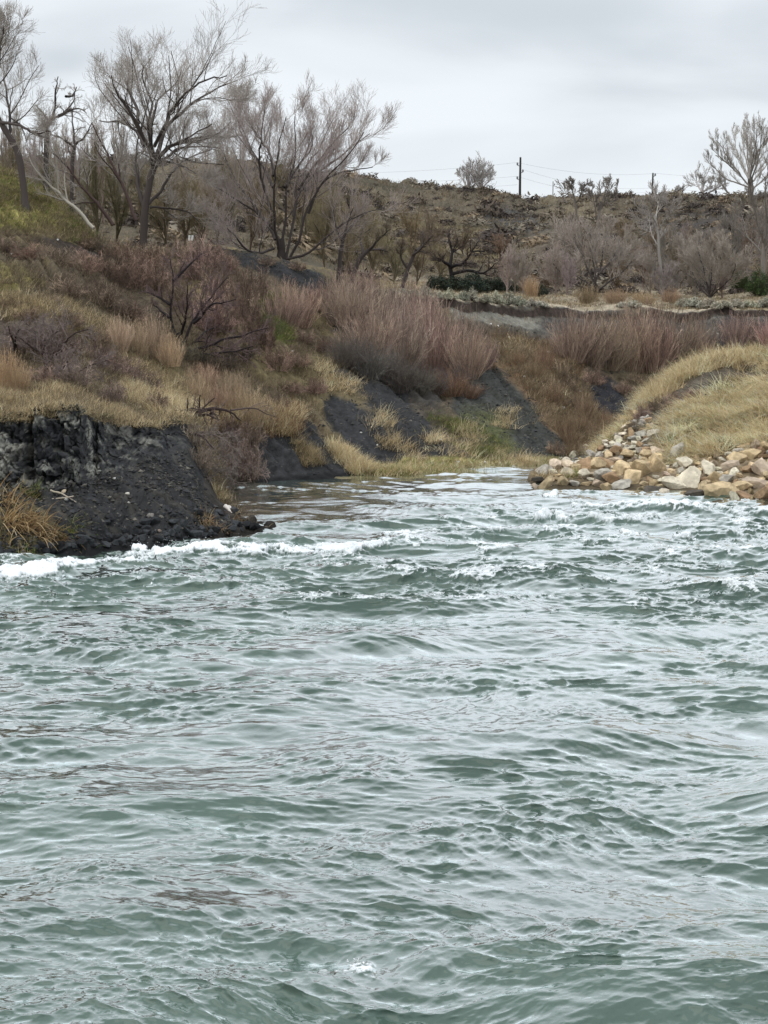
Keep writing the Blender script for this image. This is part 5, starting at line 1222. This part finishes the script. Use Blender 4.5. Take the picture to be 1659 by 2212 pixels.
# ------------------------------------------------------------------ boulders
def boulder(seed, nplanes=14, sub=4, rough=.02, squash=(1, 1, .75)):
    rng = np.random.default_rng(seed)
    import bmesh
    bm = bmesh.new(); bmesh.ops.create_icosphere(bm, subdivisions=sub, radius=1)
    d = np.array([v.co[:] for v in bm.verts]); d = unit(d)
    F_ = np.array([[v.index for v in f.verts] for f in bm.faces]); bm.free()
    kk = np.arange(nplanes) + .5; zz = 1 - 2 * kk / nplanes; aa = kk * 2.39996
    n = unit(np.stack([np.sqrt(1 - zz * zz) * np.cos(aa), np.sqrt(1 - zz * zz) * np.sin(aa), zz], -1) + rng.normal(size=(nplanes, 3)) * .28); o = rng.uniform(.62, .95, nplanes)
    dot = d @ n.T
    r = np.where(dot > .05, o[None] / np.maximum(dot, .05), 9).min(1)
    r = np.minimum(r, 1.45)
    P_ = d * r[:, None]
    P_ += d * (rough * fbm(P_ + seed, 2.5, 4, seed=seed))[:, None]
    P_ = P_ * np.array(squash)
    mid = sstep(-.3, .6, fbm(P_ + seed, 1.4, 3, seed=seed + 3))[:, None]
    C = np.ones((len(P_), 3)) * (.82 + .30 * mid)
    return P_, F_, C
BP = []
for s in range(12):
    sq = [(1, .8, .7), (1, .9, .55), (.85, .8, .8), (1.15, .75, .6)][s % 4]
    V, F_, C = boulder(300 + s, nplanes=10 + s % 5, squash=sq, rough=.03)
    BP.append(mesh_np('boulder', V, F_, C, [M_ROCK], smooth=False))
RB = [mesh_np('stone', *boulder(400 + s, nplanes=30, squash=(1, .85, .7), rough=.02, sub=3), [M_ROCK], smooth=True) for s in range(4)]
BR = np.random.default_rng(21)
def rock(px, py, w, colr, label, group=None, name='boulder', hfac=1.0, Y=None, rounded=False, cat='boulder', sink=.30):
    b = ground_at(px, py, Y) if Y else hit(px, py)
    if b is None: return None
    if b[2] < -.25: b[2] = -.1
    k = b[1] / F_PX
    r = w * k / 2
    me = RB[BR.integers(len(RB))] if rounded else BP[BR.integers(len(BP))]
    o = bpy.data.objects.new(name, me); COL.objects.link(o)
    o.location = (b[0], b[1], b[2] + r * .75 * hfac * (1 - 2 * sink))
    o.rotation_euler = (BR.normal() * .35, BR.normal() * .35, BR.random() * 6.28)
    o.scale = (r, r, r * hfac)
    o.color = (*colr, 1)
    tag(o, label, cat, group)
    return o
TAN = (.56, .43, .26); PAL = (.64, .57, .44); GRY = (.42, .385, .33); RUST = (.35, .235, .14); DRK = (.10, .085, .07); PNK = (.50, .40, .30)
CN = {TAN: 'tan', PAL: 'pale cream', GRY: 'grey', RUST: 'rusty brown', PNK: 'pinkish'}
big = [(1490, 1046, 74, PAL, 'largest sloping cream slab low in the middle of the right bank', .65),
 (1455, 1052, 62, PAL, 'long cream slab just left of the largest sloping one', .8), (1387, 1022, 64, TAN, 'big squared tan boulder under the grass, centre of the pile', 1.0),
 (1350, 1020, 56, TAN, 'tan boulder with a flat top left of the big squared one', .9), (1418, 1018, 50, TAN, 'upright tan boulder right of the big squared one', 1.25),
 (1365, 1042, 56, TAN, 'broad tan boulder at the waterline, centre of the pile', .9), (1322, 1040, 44, RUST, 'dark-ended rusty boulder at the waterline of the pile', 1.0),
 (1303, 1034, 46, GRY, 'rounded grey boulder beside the dark-ended rusty one', 1.1), (1263, 1030, 44, PAL, 'pale boulder left of centre with a shaded underside', .9),
 (1175, 1022, 44, GRY, 'grey-topped boulder at the outermost tip of the right bank', .8), (1163, 1040, 36, DRK, 'dark wet boulder where the right bank ends', .8),
 (1465, 985, 54, GRY, 'grey boulder half buried in the long grass', 1.2), (1310, 1008, 42, RUST, 'rust-coloured boulder in the middle of the pile', .9),
 (1290, 1012, 36, TAN, 'upright tan block in the middle of the pile', 1.4), (1268, 1010, 44, RUST, 'rusty boulder left of the upright tan block', .9),
 (1330, 980, 32, RUST, 'small rust-faced boulder high on the pile', 1.1), (1355, 985, 38, TAN, 'tan block under the edge of the long grass', .9),
 (1397, 985, 30, TAN, 'orange-tan stone poking out of the grass', 1.1), (1545, 1040, 48, TAN, 'ochre slab right of the largest sloping slab', .8),
 (1553, 1072, 74, TAN, 'big tan boulder standing in the water at right', .95), (1568, 1042, 40, GRY, 'blue-grey cracked boulder behind the big one in the water', 1.2),
 (1620, 990, 62, TAN, 'high tan boulder near the right edge under the grass', .9), (1588, 1000, 50, TAN, 'tilted tan boulder left of the high one', 1.1),
 (1645, 1020, 56, PNK, 'pinkish boulder at the right edge', 1.0), (1630, 1050, 60, PNK, 'broad pinkish slab at the right edge above the water', .8),
 (1600, 1058, 50, TAN, 'tan boulder between the water and the pinkish slab', .9), (1650, 1074, 52, RUST, 'brown boulder at the right edge in the water', .9),
 (1572, 1012, 44, PNK, 'pink flat-topped stone below the tilted tan one', .9), (1530, 1020, 46, PAL, 'pale boulder above the ochre slab', .9),
 (1480, 1005, 44, PAL, 'cream block at the top of the pile below the grass', .9), (1410, 1062, 40, DRK, 'dark wet stone at the waterline below the tan boulders', .6),
 (1240, 1048, 36, GRY, 'dark-streaked wet stone at the left waterline', .6), (1500, 1070, 60, DRK, 'long dark wet ledge under the largest slab', .45),
 (1340, 1052, 50, GRY, 'light grey stone lapped by the water, centre', .5)]
placed = []
for (x, y, w, c, lab, hf) in big:
    rock(x, y, w, c, lab, 'boulders of the right bank', hfac=hf); placed.append((x, y, w))
GN = 0
pile_poly2 = [(1152, 1050), (1160, 1022), (1200, 1008), (1250, 985), (1300, 948), (1335, 918), (1360, 895), (1400, 888), (1412, 930), (1420, 975), (1440, 990), (1500, 995), (1560, 985), (1620, 965), (1900, 950), (1900, 1105), (1659, 1083), (1500, 1074), (1320, 1060), (1150, 1053)]
tries = 0; nput = 0; rej = 0
while tries < 16000 and nput < 330:
    tries += 1
    x = BR.uniform(1150, 1900); y = BR.uniform(890, 1098)
    if tries % 2: x = BR.uniform(1190, 1410); y = BR.uniform(885, 1020)
    if not inpoly(np.array([x]), np.array([y]), pile_poly2)[0]: continue
    upt = y < 985 and x < 1400
    w = BR.uniform(13, 30) if upt else 18 + 27 * BR.random() ** 1.4
    if any((x - a) ** 2 + ((y - b) * 1.5) ** 2 < ((w + c) * .29) ** 2 for a, b, c in placed): continue
    hp = hit(x, y)
    if hp is None or hp[1] > 62: continue
    waterside = hp[2] < .10
    c = [TAN, PAL, GRY, TAN, PNK, TAN, PAL, TAN, TAN, PAL, PNK, RUST, TAN, PAL][BR.integers(14)]
    if upt: c = [PAL, GRY, PAL, TAN, GRY, RUST][BR.integers(6)]
    fq = BR.uniform(.8, 1.25) * (.75 if waterside else 1); cc = tuple(v * fq * BR.uniform(.97, 1.03) for v in c)
    third = 'left end' if x < 1310 else ('centre' if x < 1480 else 'right end')
    zone_ = ('on the narrow spine of the boulder pile, ' + ('lower half' if x < 1300 else 'upper half')) if upt else (('at the waterline, %s of the boulder pile' if waterside else 'above the waterline, %s of the boulder pile') % third)
    size_ = 'small' if w < 26 else ('medium' if w < 37 else 'large')
    lab = '%s %s angular stone %s' % (size_, CN[c], zone_)
    if rock(x, y, w, cc, lab, '%s %s stones %s' % (size_, CN[c], zone_), hfac=BR.uniform(.7, 1.15)) is not None:
        placed.append((x, y, w)); nput += 1
# rounded cobbles up the spine of the tip
for k, (x, y, w, c, lab) in enumerate([(1325, 932, 22, PAL, 'white rounded stone topping the spine of the pile'), (1345, 915, 18, PAL, 'cream stone at the top of the spine'), (1375, 892, 14, PAL, 'small white stone highest on the mound shoulder'),
    (1300, 950, 18, GRY, 'grey rounded cobble on the spine below the white one'), (1285, 960, 16, GRY, 'grey cobble halfway down the spine'), (1265, 968, 18, PAL, 'pale cobble halfway down the spine'),
    (1240, 985, 22, PAL, 'pale cobble low on the spine'), (1222, 1000, 26, PAL, 'pale stone at the foot of the spine'), (1336, 955, 28, PAL, 'pale block just below the white topping stone')]):
    rock(x, y, w, tuple(v * 1.05 for v in c), lab, 'pale stones along the spine of the pile', rounded=True, sink=.2)
# white stones lying about the slopes
WH = (.80, .78, .74)
for (x, y, w, lab) in [(1185, 763, 9, 'bright white stone on the slope across the channel, highest'), (1148, 721, 7, 'white stone just below the bench cut, left of the highest'), (1252, 849, 9, 'white stone left of the dark hollow'),
    (1230, 846, 9, 'white stone farther left of the dark hollow'), (1217, 884, 11, 'flat white stone in the rusty scrub'), (1195, 855, 8, 'small white stone above the flat one in the scrub'),
    (1274, 932, 8, 'white stone low in the scrub above the boulder tip'), (1000, 823, 8, 'white stone under the willow thicket at right'), (1000, 690, 7, 'white stone beside the layered ledge'), (1060, 702, 7, 'white pebble under the layered ledge, left'),
    (1075, 707, 8, 'white pebble under the layered ledge, right'), (952, 952, 9, 'pale stone among straw tufts on the lower slope'), (1048, 1002, 10, 'pale stone at the far waterline'), (990, 1000, 8, 'smaller pale stone at the far waterline'),
    (780, 936, 6, 'tiny white stone on the long dark scree tongue'), (815, 963, 6, 'tiny white stone near the foot of the scree tongue'), (632, 760, 7, 'white stone on the ochre slope below the green shrub'), (1380, 886, 10, 'white stone on the shoulder of the mound'),
    (25, 550, 6, 'white speck of stone in the brown scrub at far left'), (125, 520, 7, 'white stone at the rim of the dark cut'), (1655, 728, 8, 'white stone in the gravel at the far right'), (1550, 722, 6, 'white stone in the gravel below the bench'), (1585, 770, 10, 'pale stone on top of the grassy mound'), (1490, 812, 9, 'pale stone on the dark band of the mound'),
    (1132, 815, 7, 'small white stone left of the rusty scrub'), (1100, 730, 6, 'tiny white stone under the bench cut')]:
    rock(x, y, w, WH, lab, 'white stones on the slopes', name='stone', rounded=True, cat='stone', sink=.15)
for (x, y, w, c, lab) in [(495, 1102, 18, (.7, .65, .6), 'pale pinkish driftwood-like stone on the nose of the near bank'), (275, 1070, 13, (.62, .58, .5), 'buff stone in the middle of the dark talus'), (545, 1133, 34, DRK, 'brown-black boulder near the tip of the near bank'), (576, 1142, 13, DRK, 'small dark stone at the tip of the near bank'), (603, 1138, 10, (.04, .04, .04), 'black stone standing in the water off the near bank tip'),
    (138, 1065, 15, (.60, .50, .36), 'buff stone on the talus above the green tuft'), (143, 1082, 12, (.45, .45, .42), 'grey stone just below the buff one'), (247, 1036, 9, (.7, .7, .66), 'white stone high on the dark talus'), (278, 1087, 8, (.55, .52, .48), 'small pale pebble under the buff stone on the talus'),
    (325, 1120, 22, (.22, .20, .18), 'flat brown rock at the bottom of the talus'), (345, 1150, 14, (.28, .22, .18), 'reddish stone just above the whitewater'), (215, 1020, 10, (.4, .38, .34), 'dull stone under the rock face')]:
    rock(x, y, w, c, lab, name='stone', rounded=w < 20, cat='stone', sink=.2)
BK = (.035, .037, .040)
blk_n = 0
for q in range(230):
    x = BR.uniform(-20, 560); sh = np.interp(x, [0, 200, 330, 400, 480, 560], [1212, 1190, 1180, 1172, 1158, 1143])
    y = sh - abs(BR.normal()) * np.interp(x, [0, 480, 560], [34, 26, 6]) - 3
    if any((x - a) ** 2 + ((y - b) * 1.3) ** 2 < ((c) * .5) ** 2 for a, b, c in placed): continue
    w = BR.uniform(10, 30); fq = BR.uniform(.6, 1.7); placed.append((x, y, w))
    row_ = 'at the water' if y > sh - 16 else 'up on the scree'
    part_ = 'left' if x < 190 else ('middle' if x < 380 else 'right')
    s_ = 'small' if w < 20 else 'chunky'
    rock(x, y, w, tuple(v * fq for v in BK), '%s black rock %s, %s third of the near bank foot' % (s_, row_, part_), '%s black rocks %s, %s third of the near bank foot' % (s_, row_, part_), name='rock', cat='rock', sink=.3)
    blk_n += 1
    if blk_n > 120: break
# loose rubble on the dark scree, and drops thrown up by the breaking water (nobody could count either)
def bits(P_c, size, colr, flat=.7):
    n = len(P_c)
    o6 = np.array([(1, 0, 0), (-1, 0, 0), (0, 1, 0), (0, -1, 0), (0, 0, 1), (0, 0, -1)], float)
    tri = np.array([(0, 2, 4), (2, 1, 4), (1, 3, 4), (3, 0, 4), (2, 0, 5), (1, 2, 5), (3, 1, 5), (0, 3, 5)])
    a = GR.random(n) * 6.28
    v = o6[None] * GR.uniform(.5, 1.3, (n, 6, 1)) + GR.normal(size=(n, 6, 3)) * .22
    v[..., 2] *= flat
    x = v[..., 0] * np.cos(a)[:, None] - v[..., 1] * np.sin(a)[:, None]; y = v[..., 0] * np.sin(a)[:, None] + v[..., 1] * np.cos(a)[:, None]
    V = np.stack([x, y, v[..., 2]], -1) * size[:, None, None] + P_c[:, None]
    return V.reshape(-1, 3), (tri[None] + (np.arange(n) * 6)[:, None, None]).reshape(-1, 3), np.repeat(colr, 6, 0)
wr = ((IR > 1.0) & (IR < 1.9)) * (IX > -150) * (IX < 620) * dry * dist * (.5 + sstep(-.2, .5, NB[1]))
Pa, i, j = sample_faces(wr, 6500, GR)
wr2 = (1 - bare) * (IR > 5.6) * (IR < 9.2) * dry * dist
Pb, i, j = sample_faces(wr2, 5000, GR)
wr3 = ((IR > 6) & (IR < 8.9)) * (IX > 1000) * (IX < 1800) * (lum < .3) * dist
Pc, i, j = sample_faces(wr3, 5000, GR)
Pq_ = np.concatenate([Pa, Pb, Pc]); n_ = len(Pq_)
sz = .014 + .05 * GR.random(n_) ** 4
cc = np.array([(.035, .036, .038), (.055, .053, .05), (.02, .021, .023), (.075, .07, .06), (.045, .04, .035), (.13, .12, .10)])[np.minimum((GR.random(n_) ** 1.7 * 6).astype(int), 5)] * GR.uniform(.7, 1.35, (n_, 1))
put('rubble', mesh_np('rubble', *bits(Pq_, sz, cc), [M_ROCK], smooth=False), kind='stuff')
ds = []
for (x0, y0, x1, y1, up, nn) in [(285, 1186, 320, 1184, .14, 60), (335, 1190, 560, 1184, .14, 260), (560, 1188, 650, 1188, .08, 60), (-20, 1238, 150, 1222, .10, 160), (1230, 1092, 1530, 1094, .09, 180), (1175, 1076, 1200, 1076, .14, 40), (752, 2086, 788, 2088, .03, 25), (1460, 1152, 1500, 1155, .12, 50), (1165, 1114, 1215, 1118, .12, 60)]:
    t_ = GR.random(nn); px_ = x0 + (x1 - x0) * t_ + GR.normal(size=nn) * 4; py_ = y0 + (y1 - y0) * t_ + GR.normal(size=nn) * 4
    Yw = ywater(py_); q_ = at(px_, py_, Yw); q_[:, 2] = up * .3 + up * np.abs(GR.normal(size=nn)) * .45
    ds.append(q_)
ds = np.concatenate(ds); n_ = len(ds)
mdrop = mat_flat('white_water_drops', (.86, .88, .9), .3, noise=.03)
V_, F3, C3 = bits(ds, GR.uniform(.003, .008, n_), np.ones((n_, 3)), 1.0)
put('spray', mesh_np('spray', V_, F3, C3, [mdrop]), kind='stuff')
# ------------------------------------------------------------------ poles, wires and small things on the ridge
def lathe_tube(pts, rads, sides, colr=None):
    return tubes(np.array(pts, float)[None], np.array(rads, float)[None], sides, np.ones((1, 3)))
def pole(px, ytop, Y, ins, label, r=.16):
    b = ground_at(px, 430, Y); top = at(px, ytop, Y)[2]
    h = top - b[2]
    root = bpy.data.objects.new('utility_pole', None); COL.objects.link(root); root.location = tuple(b - [0, 0, .3])
    tag(root, label, 'utility pole', 'utility poles along the ridge')
    V, F_, C = tubes(np.array([[0, 0, 0], [0, 0, h * .5], [.03, 0, h + .3]])[None], np.array([[r, r * .85, r * .65]]), 10, np.ones((1, 3)))
    put('post', mesh_np('post', V, F_, C, [M_WOOD]), root)
    V, F_, C = tubes(np.array([[0, 0, 0], [0, 0, .05]])[None] + [0.03, 0, h + .3], np.array([[r * .7, r * .3]]), 10, np.ones((1, 3)))
    put('cap', mesh_np('cap', V, F_, C, [M_STEEL]), root)
    att = []
    for y, sgn in ins:
        z = at(px, y, Y)[2] - b[2] + .3
        br = put('bracket', mesh_np('bracket', *tubes(np.array([[0, 0, z - .12], [sgn * .28, -.02, z]])[None], np.array([[.04, .04]]), 6, np.ones((1, 3))), [M_STEEL]), root)
        K = 9; zz = np.linspace(0, .30, K); rr = np.array([.05, .13, .06, .13, .06, .13, .06, .11, .03])
        put('insulator', mesh_np('insulator', *tubes(np.stack([np.full(K, sgn * .30), np.full(K, -.02), z + zz], -1)[None], rr[None], 10, np.ones((1, 3))), [M_CERAMIC]), br)
        att.append(np.array([b[0] + sgn * .30, b[1] - .02, b[2] - .3 + z + .3]))
    return att
P1 = pole(1123, 340, 205, [(357, -1), (372, 1), (387, -1)], 'tall dark utility pole on the ridge, left of the shorter one')
P2 = pole(1409, 374, 225, [(380, 1), (411, 1), (420, -1)], 'shorter utility pole on the ridge toward the right', .14)
P3 = pole(1194, 392, 330, [(400, 1)], 'thin distant pole on the ridge between the two taller ones', .10)
def wire(a, b, sag, label):
    K = 24; t = np.linspace(0, 1, K)[:, None]
    p = a * (1 - t) + b * t; p[:, 2] -= (4 * sag * t * (1 - t))[:, 0]
    V, F_, C = tubes(p[None], np.full((1, K), .009), 5, np.ones((1, 3)))
    put('power_line', mesh_np('power_line', V, F_, C, [M_CABLE]), label=label, cat='wire', group='power lines over the ridge')
EL = at(560, 372, 190); EL2 = at(560, 384, 190); EL3 = at(560, 400, 190)
wire(P1[0], EL, .5, 'upper wire running left from the tall pole')
wire(P1[2], EL2, .5, 'middle wire running left from the tall pole')
wire(P1[2] - [0, 0, .9], EL3, .5, 'lowest wire running left from the tall pole')
wire(P1[0], P2[0], .6, 'upper wire between the tall pole and the shorter pole')
wire(P1[1], P2[1], .8, 'middle wire between the tall pole and the shorter pole')
wire(P1[2], P2[2], .8, 'lowest wire between the tall pole and the shorter pole')
wire(P2[0], at(2000, 392, 245), .5, 'upper wire running right from the shorter pole')
wire(P2[1], at(2000, 415, 245), .6, 'lower wire running right from the shorter pole')
# small grey box on legs on the ridge
b = ground_at(1180, 432, 189); k = 189 / F_PX
import bmesh
def box_me(name, sx, sy, sz, mat, bev=.02):
    bm = bmesh.new(); bmesh.ops.create_cube(bm, size=1)
    for v in bm.verts: v.co = Vector((v.co.x * sx, v.co.y * sy, v.co.z * sz))
    bmesh.ops.bevel(bm, geom=bm.edges[:], offset=bev, segments=2, affect='EDGES')
    me = bpy.data.meshes.new(name); bm.to_mesh(me); bm.free(); me.materials.append(mat); return me
r0 = bpy.data.objects.new('equipment_box', None); COL.objects.link(r0); r0.location = tuple(b); tag(r0, 'tiny dark equipment box on a pale stand on the ridge right of the tall pole', 'equipment box')
put('cabinet', box_me('cabinet', .62, .45, .34, M_CERAMIC), r0, (0, 0, .75))
put('stand', box_me('stand', .5, .35, .58, mat_flat('pale_concrete', (.5, .5, .48), .8)), r0, (0, 0, .28))
# pair of white boards in the trees
b = at(412, 514, 70)
g = ground(b[0], 70)
r0 = bpy.data.objects.new('white_board', None); COL.objects.link(r0); r0.location = (b[0], 70, min(g, b[2] - .2)); tag(r0, 'pair of small white boards on a post behind the crest, right of the tallest cottonwood', 'sign')
hz = b[2] - r0.location[2]
put('post', box_me('post', .05, .05, hz + .1, M_WOOD, .005), r0, (0, .04, hz / 2))
for s_ in (-1, 1):
    o = put('panel', box_me('panel', .085, .025, .20, M_WHITE, .004), r0, (s_ * .055, 0, hz)); o.rotation_euler = (0, .15 * 1, 0)
# driftwood sticks on the crest and talus
def stick(px, py, px2, py2, r, colr, label):
    a = hit(px, py)
    if a is None: return
    c = at(px2, py2, a[1] - .2)
    p = resample(np.stack([a + [0, -.05, .03], (a + c) / 2 + [0, -.03, .05], c]), 8, GR, .08)
    V, F_, C = tubes(p[None] - a, np.linspace(r, r * .4, 8)[None], 6, np.array([colr], float))
    put('driftwood', mesh_np('driftwood', V, F_, C, [M_TWIG]), loc=tuple(a), label=label, cat='driftwood')
stick(487, 1096, 500, 1110, .05, (.6, .55, .5), 'pale forked driftwood end on the nose of the near bank')
stick(482, 1085, 405, 1040, .02, (.3, .25, .2), 'thin grey stick lying up the right side of the talus')
stick(110, 1062, 165, 1085, .02, (.38, .33, .26), 'bleached stick lying across the talus at left')
stick(160, 1075, 60, 1090, .015, (.35, .3, .24), 'long thin stick above the drooping reeds')
stick(478, 540, 520, 546, .05, (.06, .05, .05), 'dark log end at the crest of the dark scree')
for o in [o for o in bpy.data.objects if o.parent is None and o.type == 'EMPTY' and 'label' not in o.keys()]:
    for ch in list(o.children): bpy.data.objects.remove(ch)
    bpy.data.objects.remove(o)
